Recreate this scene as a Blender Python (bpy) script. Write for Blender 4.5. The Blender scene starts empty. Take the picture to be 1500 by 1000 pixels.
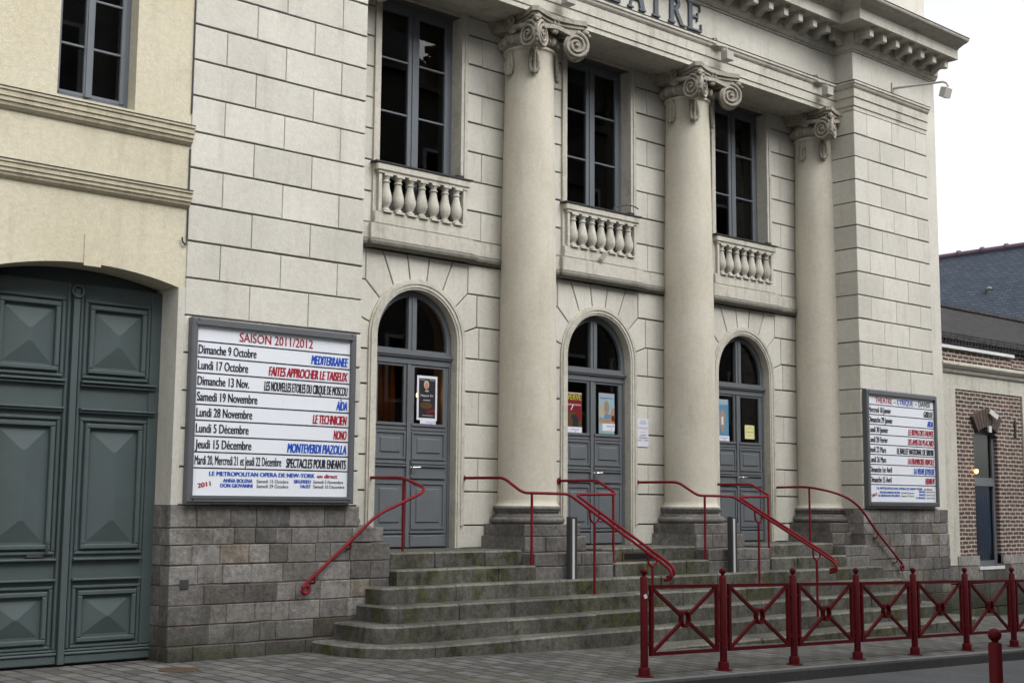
import bpy, math, random
from mathutils import Vector, Matrix
R = math.radians
rnd = random.Random(7)
sc = bpy.context.scene
COL = sc.collection

# ------------------------------------------------------------------ camera
cam_d = bpy.data.cameras.new("camera")
cam = bpy.data.objects.new("camera", cam_d)
COL.objects.link(cam)
sc.camera = cam
cam_d.sensor_width = 36.0
cam_d.lens = 1956.88 / 1500 * 36.0
cam_d.clip_start = 0.1
cam_d.clip_end = 2000
_r = (0.74630274, -0.66556676, 0.0072884)
_u = (-0.08617779, -0.08576208, 0.99258161)
_w = (0.66000425, 0.74139447, 0.12136155)
cam.matrix_world = Matrix(((_r[0], _u[0], -_w[0], -14.2975), (_r[1], _u[1], -_w[1], -14.0844),
                           (_r[2], _u[2], -_w[2], 0.57635), (0, 0, 0, 1)))

# ------------------------------------------------------------------ sky, sun, exposure (overcast)
SUN_EL, SUN_AZ = 46, 14          # sun behind the cloud, front right of the facade
w = bpy.data.worlds.new("World")
sc.world = w
w.use_nodes = True
nt = w.node_tree
nt.nodes.clear()
sky = nt.nodes.new("ShaderNodeTexSky")
sky.sky_type = 'NISHITA'
sky.sun_disc = False
sky.sun_elevation = R(SUN_EL)
sky.sun_rotation = R(180 - SUN_AZ)
sky.air_density = 1.0
sky.dust_density = 4.0
hs = nt.nodes.new("ShaderNodeHueSaturation")
hs.inputs["Saturation"].default_value = 0.05
hs.inputs["Value"].default_value = 1.0
bg = nt.nodes.new("ShaderNodeBackground")
bg.inputs["Strength"].default_value = 0.15
wo = nt.nodes.new("ShaderNodeOutputWorld")
nt.links.new(sky.outputs[0], hs.inputs["Color"])
nt.links.new(hs.outputs[0], bg.inputs["Color"])
nt.links.new(bg.outputs[0], wo.inputs["Surface"])
sd = bpy.data.lights.new("sun", 'SUN')
sd.energy = 0.95
sd.angle = R(90)
sd.color = (1.0, 0.97, 0.93)
so = bpy.data.objects.new("sun", sd)
COL.objects.link(so)
_sd = Vector((math.sin(R(SUN_AZ)) * math.cos(R(SUN_EL)), -math.cos(R(SUN_AZ)) * math.cos(R(SUN_EL)), math.sin(R(SUN_EL))))
so.rotation_euler = _sd.to_track_quat('Z', 'Y').to_euler()
vs = sc.view_settings
vs.view_transform = 'Standard'
vs.look = 'None'
vs.gamma = 1
vs.exposure = 1.06
sc.cycles.use_denoising = True
sc.cycles.max_bounces = 6
sc.cycles.transparent_max_bounces = 12


# ------------------------------------------------------------------ mesh helpers
class MB:
    def __init__(s):
        s.v = []; s.f = []; s.m = []; s.t = []; s.sm = []
        s.mi = 0; s.tint = 1.0; s.smooth = False

    def add(s, vs_, fs):
        o = len(s.v)
        s.v += [tuple(p) for p in vs_]
        for f in fs:
            s.f.append([i + o for i in f]); s.m.append(s.mi); s.t.append(s.tint); s.sm.append(s.smooth)

    def box(s, x0, x1, y0, y1, z0, z1):
        s.add([(x0, y0, z0), (x1, y0, z0), (x1, y1, z0), (x0, y1, z0), (x0, y0, z1), (x1, y0, z1), (x1, y1, z1), (x0, y1, z1)],
              [(0, 3, 2, 1), (4, 5, 6, 7), (0, 1, 5, 4), (1, 2, 6, 5), (2, 3, 7, 6), (3, 0, 4, 7)])

    def cbox(s, x0, x1, y0, y1, z0, z1, b=0.006):
        """box whose front (-y) edges are chamfered"""
        s.add([(x0, y0 + b, z0), (x1, y0 + b, z0), (x1, y1, z0), (x0, y1, z0), (x0, y0 + b, z1), (x1, y0 + b, z1), (x1, y1, z1), (x0, y1, z1),
               (x0 + b, y0, z0 + b), (x1 - b, y0, z0 + b), (x1 - b, y0, z1 - b), (x0 + b, y0, z1 - b)],
              [(0, 3, 2, 1), (4, 5, 6, 7), (1, 2, 6, 5), (2, 3, 7, 6), (3, 0, 4, 7),
               (8, 9, 10, 11), (0, 1, 9, 8), (1, 5, 10, 9), (5, 4, 11, 10), (4, 0, 8, 11)])

    def rbox(s, x0, x1, y0, y1, z0, z1, b=0.01):
        """box chamfered on all 12 edges"""
        xs, ys, zs = (x0, x1), (y0, y1), (z0, z1)
        V = []; idx = {}
        for i in (0, 1):
            for j in (0, 1):
                for k in (0, 1):
                    sx, sy, sz = (1, -1)[i], (1, -1)[j], (1, -1)[k]
                    for a in range(3):
                        p = [xs[i] + sx * b, ys[j] + sy * b, zs[k] + sz * b]
                        p[a] = (xs[i], ys[j], zs[k])[a]
                        idx[(i, j, k, a)] = len(V); V.append(p)
        F = []
        for a in range(3):
            for e in (0, 1):
                o = [q for q in range(3) if q != a]
                loop = []
                for (p, q) in ((0, 0), (1, 0), (1, 1), (0, 1)):
                    c = [0, 0, 0]; c[a] = e; c[o[0]] = p; c[o[1]] = q
                    loop.append(idx[(c[0], c[1], c[2], a)])
                F.append(loop)
        for a in range(3):            # edges along axis a
            o = [q for q in range(3) if q != a]
            for p in (0, 1):
                for q in (0, 1):
                    c0 = [0, 0, 0]; c0[o[0]] = p; c0[o[1]] = q
                    c1 = list(c0); c1[a] = 1
                    F.append([idx[tuple(c0) + (o[0],)], idx[tuple(c1) + (o[0],)], idx[tuple(c1) + (o[1],)], idx[tuple(c0) + (o[1],)]])
        for i in (0, 1):
            for j in (0, 1):
                for k in (0, 1):
                    F.append([idx[(i, j, k, 0)], idx[(i, j, k, 1)], idx[(i, j, k, 2)]])
        s.add(V, F)

    def poly(s, pts, y0, y1, g=0.0, b=0.0, ge=None):
        """(x,z) outline seen from the front, extruded from y0 (front) to y1; g = gap, b = chamfer"""
        A = sum(pts[i][0] * pts[(i + 1) % len(pts)][1] - pts[(i + 1) % len(pts)][0] * pts[i][1] for i in range(len(pts)))
        if A < 0: pts = pts[::-1]; ge = ge[::-1] if ge else None
        o = inset(pts, g) if g else list(pts)
        n = len(o)
        if b:
            i_ = inset(o, b)
            V = [(x, y0, z) for x, z in i_] + [(x, y0 + b, z) for x, z in o] + [(x, y1, z) for x, z in o]
            F = [tuple(range(n))]
            for k in range(n):
                l = (k + 1) % n
                F += [(k, n + k, n + l, l), (n + k, 2 * n + k, 2 * n + l, n + l)]
            F.append(tuple(range(3 * n - 1, 2 * n - 1, -1)))
        else:
            V = [(x, y0, z) for x, z in o] + [(x, y1, z) for x, z in o]
            F = [tuple(range(n)), tuple(range(2 * n - 1, n - 1, -1))]
            for k in range(n):
                l = (k + 1) % n
                F.append((k, n + k, n + l, l))
        s.add(V, F)

    def plan(s, pts, z0, z1, b=0.0, nose=1.0):
        """(x,y) outline extruded from z0 to z1 with a chamfered top edge"""
        A = sum(pts[i][0] * pts[(i + 1) % len(pts)][1] - pts[(i + 1) % len(pts)][0] * pts[i][1] for i in range(len(pts)))
        if A < 0: pts = pts[::-1]
        n = len(pts)
        if b:
            i_ = inset(pts, b)
            V = [(x, y, z0) for x, y in pts] + [(x, y, z1 - b) for x, y in pts] + [(x, y, z1) for x, y in i_]
            F = [tuple(range(n - 1, -1, -1)), tuple(range(2 * n, 3 * n))]
            Fn = []
            for k in range(n):
                l = (k + 1) % n
                F.append((k, l, n + l, n + k)); Fn.append((n + k, n + l, 2 * n + l, 2 * n + k))
            if nose != 1.0:
                o = len(s.v); s.add(V, F); t0 = s.tint
                for f in Fn:
                    s.f.append([i + o for i in f]); s.m.append(s.mi); s.t.append(t0 * nose); s.sm.append(s.smooth)
                return
            F += Fn
        else:
            V = [(x, y, z0) for x, y in pts] + [(x, y, z1) for x, y in pts]
            F = [tuple(range(n - 1, -1, -1)), tuple(range(n, 2 * n))]
            for k in range(n):
                l = (k + 1) % n
                F.append((k, l, n + l, n + k))
        s.add(V, F)

    def ring(s, r0, r1, cx, cz, y0, y1, a0=0, a1=180, n=28):
        for k in range(n):
            p = R(a0 + (a1 - a0) * k / n); q = R(a0 + (a1 - a0) * (k + 1) / n)
            V = []
            for y in (y0, y1):
                for a, r in ((p, r0), (p, r1), (q, r1), (q, r0)):
                    V.append((cx + r * math.cos(a), y, cz + r * math.sin(a)))
            s.add(V, [(0, 1, 2, 3), (7, 6, 5, 4), (1, 5, 6, 2), (0, 3, 7, 4)] + ([(0, 4, 5, 1)] if k == 0 else []) + ([(3, 2, 6, 7)] if k == n - 1 else []))

    def lathe(s, cx, cy, prof, n=32, sq=False):
        o = []
        for r, z in prof:
            for k in range(n):
                a = 2 * math.pi * k / n
                o.append((cx + r * math.cos(a), cy + r * math.sin(a), z))
        F = []
        for i in range(len(prof) - 1):
            for k in range(n):
                l = (k + 1) % n
                F.append((i * n + k, i * n + l, (i + 1) * n + l, (i + 1) * n + k))
        F.append(tuple(range(n - 1, -1, -1)))
        F.append(tuple(range((len(prof) - 1) * n, len(prof) * n)))
        s.add(o, F)

    def tube(s, pts, r, n=10, closed_ends=True, r1=None):
        P = [Vector(p) for p in pts]
        V = []; N = len(P)
        t0 = (P[1] - P[0]).normalized()
        up = Vector((0, 0, 1)) if abs(t0.z) < 0.9 else Vector((1, 0, 0))
        nrm = (up - t0 * up.dot(t0)).normalized()
        for i in range(N):
            t = ((P[min(i + 1, N - 1)] - P[i]).normalized() + (P[i] - P[max(i - 1, 0)]).normalized())
            t = t.normalized() if t.length > 1e-6 else t0
            nrm = (nrm - t * nrm.dot(t)).normalized()
            bn = t.cross(nrm)
            rr = r if r1 is None else r + (r1 - r) * i / (N - 1)
            for k in range(n):
                a = 2 * math.pi * k / n
                V.append(P[i] + nrm * (rr * math.cos(a)) + bn * (rr * math.sin(a)))
        F = []
        for i in range(N - 1):
            for k in range(n):
                l = (k + 1) % n
                F.append((i * n + k, i * n + l, (i + 1) * n + l, (i + 1) * n + k))
        if closed_ends:
            F.append(tuple(range(n - 1, -1, -1))); F.append(tuple(range((N - 1) * n, N * n)))
        s.add(V, F)

    def ball(s, c, r, n=16, m=10, sc_=(1, 1, 1), rot=None):
        V = []; F = []
        for i in range(m + 1):
            p = math.pi * i / m
            for k in range(n):
                a = 2 * math.pi * k / n
                d = Vector((r * sc_[0] * math.sin(p) * math.cos(a), r * sc_[1] * math.sin(p) * math.sin(a), r * sc_[2] * math.cos(p)))
                if rot: d = rot @ d
                V.append(Vector(c) + d)
        for i in range(m):
            for k in range(n):
                l = (k + 1) % n
                F.append((i * n + k, (i + 1) * n + k, (i + 1) * n + l, i * n + l))
        s.add(V, F)

    def bar(s, a, b, hw, hd, upv=(0, 1, 0)):
        """rectangular bar from a to b; hd is the half size along upv, hw across"""
        a = Vector(a); b = Vector(b); t = (b - a).normalized()
        u = Vector(upv); u = (u - t * u.dot(t)).normalized(); x = t.cross(u)
        V = []
        for p in (a, b):
            for i, j in ((-1, -1), (1, -1), (1, 1), (-1, 1)):
                V.append(p + x * (hw * i) + u * (hd * j))
        s.add(V, [(3, 2, 1, 0), (4, 5, 6, 7), (0, 1, 5, 4), (1, 2, 6, 5), (2, 3, 7, 6), (3, 0, 4, 7)])

    def sweep(s, path, prof, cap=True):
        """profile (proj, z) carried along an (x,y) path; outside is to the right of the direction of travel"""
        P = [Vector(p) for p in path]
        N = len(P); off = []
        for i in range(N):
            ds = []
            if i > 0: d = (P[i] - P[i - 1]).normalized(); ds.append(Vector((d.y, -d.x)))
            if i < N - 1: d = (P[i + 1] - P[i]).normalized(); ds.append(Vector((d.y, -d.x)))
            if len(ds) == 1: off.append(ds[0])
            else:
                m = ds[0] + ds[1]
                off.append(m / (m.dot(ds[0])))
        M = len(prof); V = []
        for i in range(N):
            for q, z in prof:
                p = P[i] + off[i] * q
                V.append((p.x, p.y, z))
        F = []
        for i in range(N - 1):
            for k in range(M - 1):
                F.append((i * M + k, (i + 1) * M + k, (i + 1) * M + k + 1, i * M + k + 1))
        if cap:
            F.append(tuple(range(M - 1, -1, -1))); F.append(tuple(range((N - 1) * M, N * M)))
        s.add(V, F)

    def build(s, name, mats, parent=None, label=None):
        me = bpy.data.meshes.new(name)
        me.from_pydata(s.v, [], s.f)
        for m in (mats if isinstance(mats, (list, tuple)) else [mats]): me.materials.append(m)
        me.polygons.foreach_set("material_index", s.m)
        me.polygons.foreach_set("use_smooth", s.sm)
        at = me.attributes.new("tint", 'FLOAT', 'FACE')
        at.data.foreach_set("value", s.t)
        me.update()
        if any(s.sm): me.set_sharp_from_angle(angle=R(42))
        o = bpy.data.objects.new(name, me)
        COL.objects.link(o)
        if parent is not None:
            o.parent = parent
            if parent.type == 'EMPTY':
                o.matrix_parent_inverse = Matrix.Translation(-Vector(parent.location))
        if label: o["label"] = label
        return o


def inset(pts, d):
    n = len(pts); L = []
    for i in range(n):
        x0, y0 = pts[i]; x1, y1 = pts[(i + 1) % n]
        dx, dy = x1 - x0, y1 - y0; l = math.hypot(dx, dy) or 1
        nx, ny = -dy / l, dx / l
        L.append((nx, ny, nx * x0 + ny * y0 + d))
    out = []
    for i in range(n):
        a, b, c = L[i - 1]; e, f, g = L[i]
        det = a * f - b * e
        if abs(det) < 0.02:
            out.append((pts[i][0] + (a + e) / 2 * d, pts[i][1] + (b + f) / 2 * d))
        else:
            out.append(((c * f - b * g) / det, (a * g - c * e) / det))
    return out


def thing(name, label, cat, loc=(0, 0, 0), group=None):
    o = bpy.data.objects.new(name, None)
    o.empty_display_size = 0.3
    COL.objects.link(o)
    o.location = loc
    o["label"] = label; o["category"] = cat
    if group: o["group"] = group
    return o


def tag(o, label, cat, group=None):
    o["label"] = label; o["category"] = cat
    if group: o["group"] = group
    return o


def struct(o, kind="structure"):
    o["kind"] = kind
    return o


def copy_tree(o, parent=None):
    c = o.copy(); COL.objects.link(c)
    if parent is not None:
        mpi = o.matrix_parent_inverse.copy()
        c.parent = parent; c.matrix_parent_inverse = mpi
    for ch in list(o.children): copy_tree(ch, c)
    return c


def move_copy(o, dx, parent):
    c = copy_tree(o, parent)
    c.location = (o.location[0] + dx, o.location[1], o.location[2])
    return c


def text_mesh(s, bold=0.0, shear=0.0):
    cu = bpy.data.curves.new("lettering", 'FONT')
    cu.body = s; cu.offset = bold; cu.shear = shear; cu.resolution_u = 3; cu.size = 1.0
    ob = bpy.data.objects.new("lettering", cu)
    COL.objects.link(ob)
    dg = bpy.context.evaluated_depsgraph_get(); dg.update()
    me = bpy.data.meshes.new_from_object(ob.evaluated_get(dg))
    V = [tuple(v.co) for v in me.vertices]; F = [list(p.vertices) for p in me.polygons]
    bpy.data.objects.remove(ob); bpy.data.curves.remove(cu); bpy.data.meshes.remove(me)
    return V, F


CAPH = max(v[1] for v in text_mesh("H")[0])


def put_text(mb, s, x0, x1, z0, h, y, bold=0.01, shear=0.0, align='L', maxw=None, rot=0.0, href=None):
    """write s on the plane y (facing -y); height h is for capitals; squeezed to fit x0..x1.
    Bold strokes are two prints a hair apart."""
    V, F = text_mesh(s, 0.0, shear)
    if not V: return
    ax = min(v[0] for v in V); bx = max(v[0] for v in V)
    sz = h / CAPH
    d = bold * h
    if x0 is not None and x1 is not None:
        d *= min(1.0, (x1 - x0) / (bx - ax) / sz) ** 1.2
    if x0 is not None and x1 is not None: sx = (x1 - x0 - d) / (bx - ax); ox = x0
    elif x0 is not None: sx = sz; ox = x0
    else: sx = sz; ox = x1 - sx * (bx - ax)
    c, n = math.cos(rot), math.sin(rot)
    k = 1 if bold < 0.02 else (2 if bold < 0.1 else 3)
    for q in range(k):
        out = []
        for v in V:
            px, pz = (v[0] - ax) * sx + (d * q / max(1, k - 1)), v[1] * sz
            out.append((ox + px * c - pz * n, y - 0.0004 * q, z0 + px * n + pz * c))
        mb.add(out, F)


# ------------------------------------------------------------------ materials
class NT:
    def __init__(s, name):
        s.m = bpy.data.materials.new(name); s.m.use_nodes = True
        s.t = s.m.node_tree; s.b = s.t.nodes["Principled BSDF"]; s.o = s.t.nodes["Material Output"]

    def n(s, t, **k):
        x = s.t.nodes.new(t)
        for a, v in k.items():
            if hasattr(x, a): setattr(x, a, v)
            else: x.inputs[a].default_value = v
        return x

    def l(s, a, b): s.t.links.new(a, b)

    def pos(s, scale=(1, 1, 1), rot=(0, 0, 0), warp=0.0):
        g = s.n("ShaderNodeNewGeometry")
        mp = s.n("ShaderNodeMapping")
        mp.inputs["Scale"].default_value = scale; mp.inputs["Rotation"].default_value = rot
        s.l(g.outputs["Position"], mp.inputs["Vector"])
        return mp.outputs[0]

    def noise(s, scale, detail=4, rough=0.55, vec=None, sc3=(1, 1, 1)):
        x = s.n("ShaderNodeTexNoise")
        x.inputs["Scale"].default_value = scale; x.inputs["Detail"].default_value = detail; x.inputs["Roughness"].default_value = rough
        s.l(vec if vec is not None else s.pos(sc3), x.inputs["Vector"])
        return x.outputs["Fac"]

    def ramp(s, fac, a, b, c0=(0, 0, 0, 1), c1=(1, 1, 1, 1)):
        x = s.n("ShaderNodeValToRGB")
        x.color_ramp.elements[0].position = a; x.color_ramp.elements[1].position = b
        x.color_ramp.elements[0].color = c0; x.color_ramp.elements[1].color = c1
        s.l(fac, x.inputs[0])
        return x.outputs[0]

    def mix(s, fac, a, b, mode='MIX'):
        x = s.n("ShaderNodeMix"); x.data_type = 'RGBA'; x.blend_type = mode
        for sock, v in ((x.inputs[0], fac), (x.inputs[6], a), (x.inputs[7], b)):
            if isinstance(v, (int, float)): sock.default_value = v
            elif isinstance(v, tuple): sock.default_value = v if len(v) == 4 else (*v, 1)
            else: s.l(v, sock)
        return x.outputs[2]

    def math(s, op, a, b=0.0):
        x = s.n("ShaderNodeMath"); x.operation = op
        for i, v in ((0, a), (1, b)):
            if isinstance(v, (int, float)): x.inputs[i].default_value = v
            else: s.l(v, x.inputs[i])
        return x.outputs[0]

    def tint(s, col):
        a = s.n("ShaderNodeAttribute"); a.attribute_name = "tint"
        cb = s.n("ShaderNodeCombineColor")
        for k in range(3): s.l(a.outputs["Fac"], cb.inputs[k])
        return s.mix(1.0, col, cb.outputs[0], 'MULTIPLY')

    def bump(s, h, strength=0.3, dist=0.01):
        x = s.n("ShaderNodeBump"); x.inputs["Strength"].default_value = strength; x.inputs["Distance"].default_value = dist
        s.l(h, x.inputs["Height"]); s.l(x.outputs[0], s.b.inputs["Normal"])

    def fin(s, col, rough=0.8, spec=0.3, metal=0.0):
        if isinstance(col, tuple): s.b.inputs["Base Color"].default_value = (*col, 1)
        else: s.l(col, s.b.inputs["Base Color"])
        if isinstance(rough, (int, float)): s.b.inputs["Roughness"].default_value = rough
        else: s.l(rough, s.b.inputs["Roughness"])
        s.b.inputs["Specular IOR Level"].default_value = spec
        s.b.inputs["Metallic"].default_value = metal
        return s.m


def stone_mat(name, c0, c1, stain, stain_amt=0.5, streak=0.3, speck=0.25, bump=0.25, rough=0.85, moss=0.0, scale=1.0, low_dirt=0.0, grain=0.3, hue=None):
    k = NT(name)
    big = k.ramp(k.noise(1.3 * scale, 6, 0.65), 0.36, 0.66)
    col = k.mix(big, c0, c1)
    if hue: col = k.mix(k.math('MULTIPLY', k.ramp(k.noise(1.9, 3, 0.5), 0.45, 0.6), 0.7), col, hue)
    st = k.math('MULTIPLY', k.ramp(k.noise(2.6 * scale, 8, 0.72), 0.50, 0.68), stain_amt)
    col = k.mix(st, col, stain)
    sk = k.math('MULTIPLY', k.ramp(k.noise(5.5, 7, 0.68, sc3=(1, 1, 0.13)), 0.53, 0.70), streak)
    col = k.mix(sk, col, stain)
    fine = k.noise(60 * scale, 3, 0.7)
    col = k.mix(k.math('MULTIPLY', k.ramp(fine, 0.62, 0.70), speck), col, stain)
    gr = k.noise(17 * scale, 8, 0.75)
    lo, hi = 1 - grain, 1 + grain * 0.55
    col = k.mix(1.0, col, k.ramp(gr, 0.30, 0.70, (lo, lo, lo, 1), (hi, hi, hi, 1)), 'MULTIPLY')
    if moss:
        g = k.n("ShaderNodeNewGeometry"); sp = k.n("ShaderNodeSeparateXYZ")
        k.l(g.outputs["Normal"], sp.inputs[0])
        vert = k.math('SUBTRACT', 1.0, k.math('ABSOLUTE', sp.outputs[2]))
        mm = k.math('MULTIPLY', k.ramp(k.noise(2.3, 9, 0.75, sc3=(1, 1, 0.8)), 0.46, 0.60), vert)
        mm = k.math('MULTIPLY', mm, moss)
        col = k.mix(mm, col, k.mix(k.ramp(k.noise(6, 5, 0.7), 0.42, 0.62), (0.022, 0.022, 0.012), (0.072, 0.072, 0.018)))
    if low_dirt:
        g2 = k.n("ShaderNodeNewGeometry"); s2 = k.n("ShaderNodeSeparateXYZ")
        k.l(g2.outputs["Position"], s2.inputs[0])
        hh = k.math('ADD', s2.outputs[2], k.math('MULTIPLY', k.noise(2.6, 8, 0.72), 0.7))
        lo_ = k.math('MULTIPLY', k.ramp(k.math('ADD', hh, 0.9), 0.10, 0.62, (1, 1, 1, 1), (0, 0, 0, 1)), low_dirt)
        col = k.mix(lo_, col, k.mix(k.ramp(k.noise(5, 6, 0.7), 0.4, 0.65), (0.02, 0.02, 0.015), (0.045, 0.052, 0.016)))
    col = k.tint(col)
    hgt = k.math('ADD', k.noise(24 * scale, 7, 0.75), k.math('MULTIPLY', fine, 0.5))
    k.bump(hgt, bump, 0.016)
    return k.fin(col, rough, 0.25)


M = {}
M['facade'] = stone_mat("facade_stone", (0.498, 0.481, 0.428), (0.578, 0.561, 0.505), (0.27, 0.25, 0.21), 0.28, 0.30, 0.35, 0.4, grain=0.11)
M['trim'] = stone_mat("moulded_stone", (0.465, 0.445, 0.385), (0.54, 0.52, 0.455), (0.13, 0.118, 0.095), 0.38, 0.42, 0.3, 0.35, grain=0.18)
M['column'] = stone_mat("column_stucco", (0.485, 0.456, 0.38), (0.575, 0.545, 0.463), (0.31, 0.26, 0.18), 0.34, 0.24, 0.25, 0.35, grain=0.10)
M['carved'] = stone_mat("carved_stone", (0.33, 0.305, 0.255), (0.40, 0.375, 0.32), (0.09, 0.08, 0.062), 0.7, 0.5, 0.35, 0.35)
M['groove'] = NT("joint_mortar").fin((0.10, 0.095, 0.085), 0.95, 0.1)
M['grey'] = stone_mat("grey_bluestone", (0.125, 0.12, 0.114), (0.285, 0.275, 0.26), (0.045, 0.042, 0.038), 0.75, 0.5, 0.5, 1.0, moss=0.12, low_dirt=0.95, grain=0.5, hue=(0.155, 0.142, 0.128))
M['grey_brown'] = stone_mat("stained_bluestone", (0.125, 0.108, 0.09), (0.205, 0.182, 0.152), (0.05, 0.04, 0.028), 0.7, 0.5, 0.5, 1.0, low_dirt=0.9, grain=0.5)
M['mortar'] = NT("rough_mortar").fin((0.125, 0.092, 0.08), 0.95, 0.1)
M['step'] = stone_mat("step_bluestone", (0.078, 0.076, 0.066), (0.17, 0.166, 0.147), (0.026, 0.025, 0.02), 0.75, 0.7, 0.45, 1.0, moss=0.92, grain=0.5)
M['plaster'] = stone_mat("yellow_plaster", (0.505, 0.462, 0.345), (0.565, 0.525, 0.41), (0.27, 0.235, 0.17), 0.3, 0.25, 0.3, 0.45, grain=0.15)
M['plaster_trim'] = stone_mat("yellow_moulding", (0.43, 0.39, 0.285), (0.49, 0.445, 0.335), (0.17, 0.145, 0.105), 0.45, 0.35, 0.3, 0.35, grain=0.18)
M['lead'] = stone_mat("lead_flashing", (0.07, 0.07, 0.072), (0.11, 0.11, 0.11), (0.04, 0.04, 0.04), 0.4, 0.2, 0.2, 0.2, 0.6)


def paint(name, c, rough=0.45, spec=0.4, wear=0.0, wearc=(0.1, 0.05, 0.03), var=0.12):
    k = NT(name)
    c2 = tuple(v * (1 - var) for v in c)
    col = k.mix(k.ramp(k.noise(3.0, 5, 0.6), 0.35, 0.7), c2, c)
    col = k.mix(k.math('MULTIPLY', k.ramp(k.noise(9, 5, 0.6, sc3=(1, 1, 0.2)), 0.58, 0.8), 0.25), col, tuple(v * 0.6 for v in c))
    if wear:
        col = k.mix(k.math('MULTIPLY', k.ramp(k.noise(22, 4, 0.7), 0.64, 0.7), wear), col, wearc)
    col = k.tint(col)
    k.bump(k.noise(45, 3, 0.6), 0.12, 0.004)
    return k.fin(col, rough, spec)


M['door'] = paint("blue_grey_door_paint", (0.118, 0.129, 0.140), 0.5)
M['sash'] = paint("blue_grey_window_paint", (0.115, 0.13, 0.148), 0.5)
M['gate'] = paint("dark_green_grey_gate_paint", (0.064, 0.083, 0.085), 0.6, 0.25, 0.15, (0.14, 0.14, 0.13))
M['red'] = paint("red_handrail_paint", (0.165, 0.006, 0.014), 0.55, 0.2, 0.5, (0.07, 0.02, 0.02))
M['dred'] = paint("dark_red_barrier_paint", (0.082, 0.003, 0.006), 0.6, 0.15, 0.45, (0.05, 0.015, 0.015))
M['frame'] = paint("grey_sign_frame", (0.10, 0.104, 0.115), 0.45, 0.5)
M['white'] = paint("sign_white", (0.68, 0.71, 0.76), 0.35, 0.4, var=0.03)
M['paper'] = paint("paper_white", (0.62, 0.63, 0.70), 0.6, 0.2, var=0.04)
M['ink'] = NT("ink_black").fin((0.02, 0.02, 0.03), 0.5)
M['inkred'] = NT("ink_red").fin((0.30, 0.012, 0.03), 0.5)
M['inkblue'] = NT("ink_blue").fin((0.012, 0.07, 0.40), 0.5)
M['letter'] = paint("blue_grey_letter_paint", (0.075, 0.092, 0.115), 0.5)
M['steel'] = paint("galvanised_steel", (0.58, 0.59, 0.59), 0.4, 0.5)
M['dsteel'] = paint("dark_steel", (0.045, 0.045, 0.048), 0.5, 0.4)
M['chrome'] = NT("polished_handle").fin((0.7, 0.7, 0.7), 0.2, 0.5, 1.0)
M['lampbox'] = paint("grey_lamp_paint", (0.45, 0.43, 0.40), 0.5)
M['room'] = NT("dark_interior").fin((0.035, 0.033, 0.03), 0.9, 0.1)
M['curtain'] = NT("brown_curtain").fin((0.12, 0.045, 0.012), 0.9, 0.1)
M['rust'] = paint("rusty_iron", (0.075, 0.05, 0.03), 0.8, 0.2, 0.5, (0.16, 0.11, 0.03))
M['black'] = NT("black_void").fin((0.012, 0.012, 0.012), 0.9, 0.1)


def glass_mat(name, tintc=(0.75, 0.78, 0.78)):
    k = NT(name)
    fr = k.n("ShaderNodeFresnel"); fr.inputs["IOR"].default_value = 1.5
    tr = k.n("ShaderNodeBsdfTransparent"); tr.inputs["Color"].default_value = (*tintc, 1)
    gl = k.n("ShaderNodeBsdfGlossy"); gl.inputs["Roughness"].default_value = 0.015
    bp = k.n("ShaderNodeBump"); bp.inputs["Strength"].default_value = 0.02; bp.inputs["Distance"].default_value = 0.01
    k.l(k.noise(1.6, 2, 0.5), bp.inputs["Height"]); k.l(bp.outputs[0], gl.inputs["Normal"])
    mx = k.n("ShaderNodeMixShader")
    k.l(fr.outputs[0], mx.inputs[0]); k.l(tr.outputs[0], mx.inputs[1]); k.l(gl.outputs[0], mx.inputs[2])
    k.l(mx.outputs[0], k.o.inputs["Surface"])
    return k.m


M['glass'] = glass_mat("window_glass")


def emit(name, c, s):
    k = NT(name)
    k.b.inputs["Base Color"].default_value = (*c, 1)
    k.b.inputs["Emission Color"].default_value = (*c, 1); k.b.inputs["Emission Strength"].default_value = s
    return k.m


M['bulb'] = emit("warm_bulb", (1.0, 0.42, 0.08), 9)
M['greenlamp'] = emit("green_exit_lamp", (0.25, 0.9, 0.1), 0.8)


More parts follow.
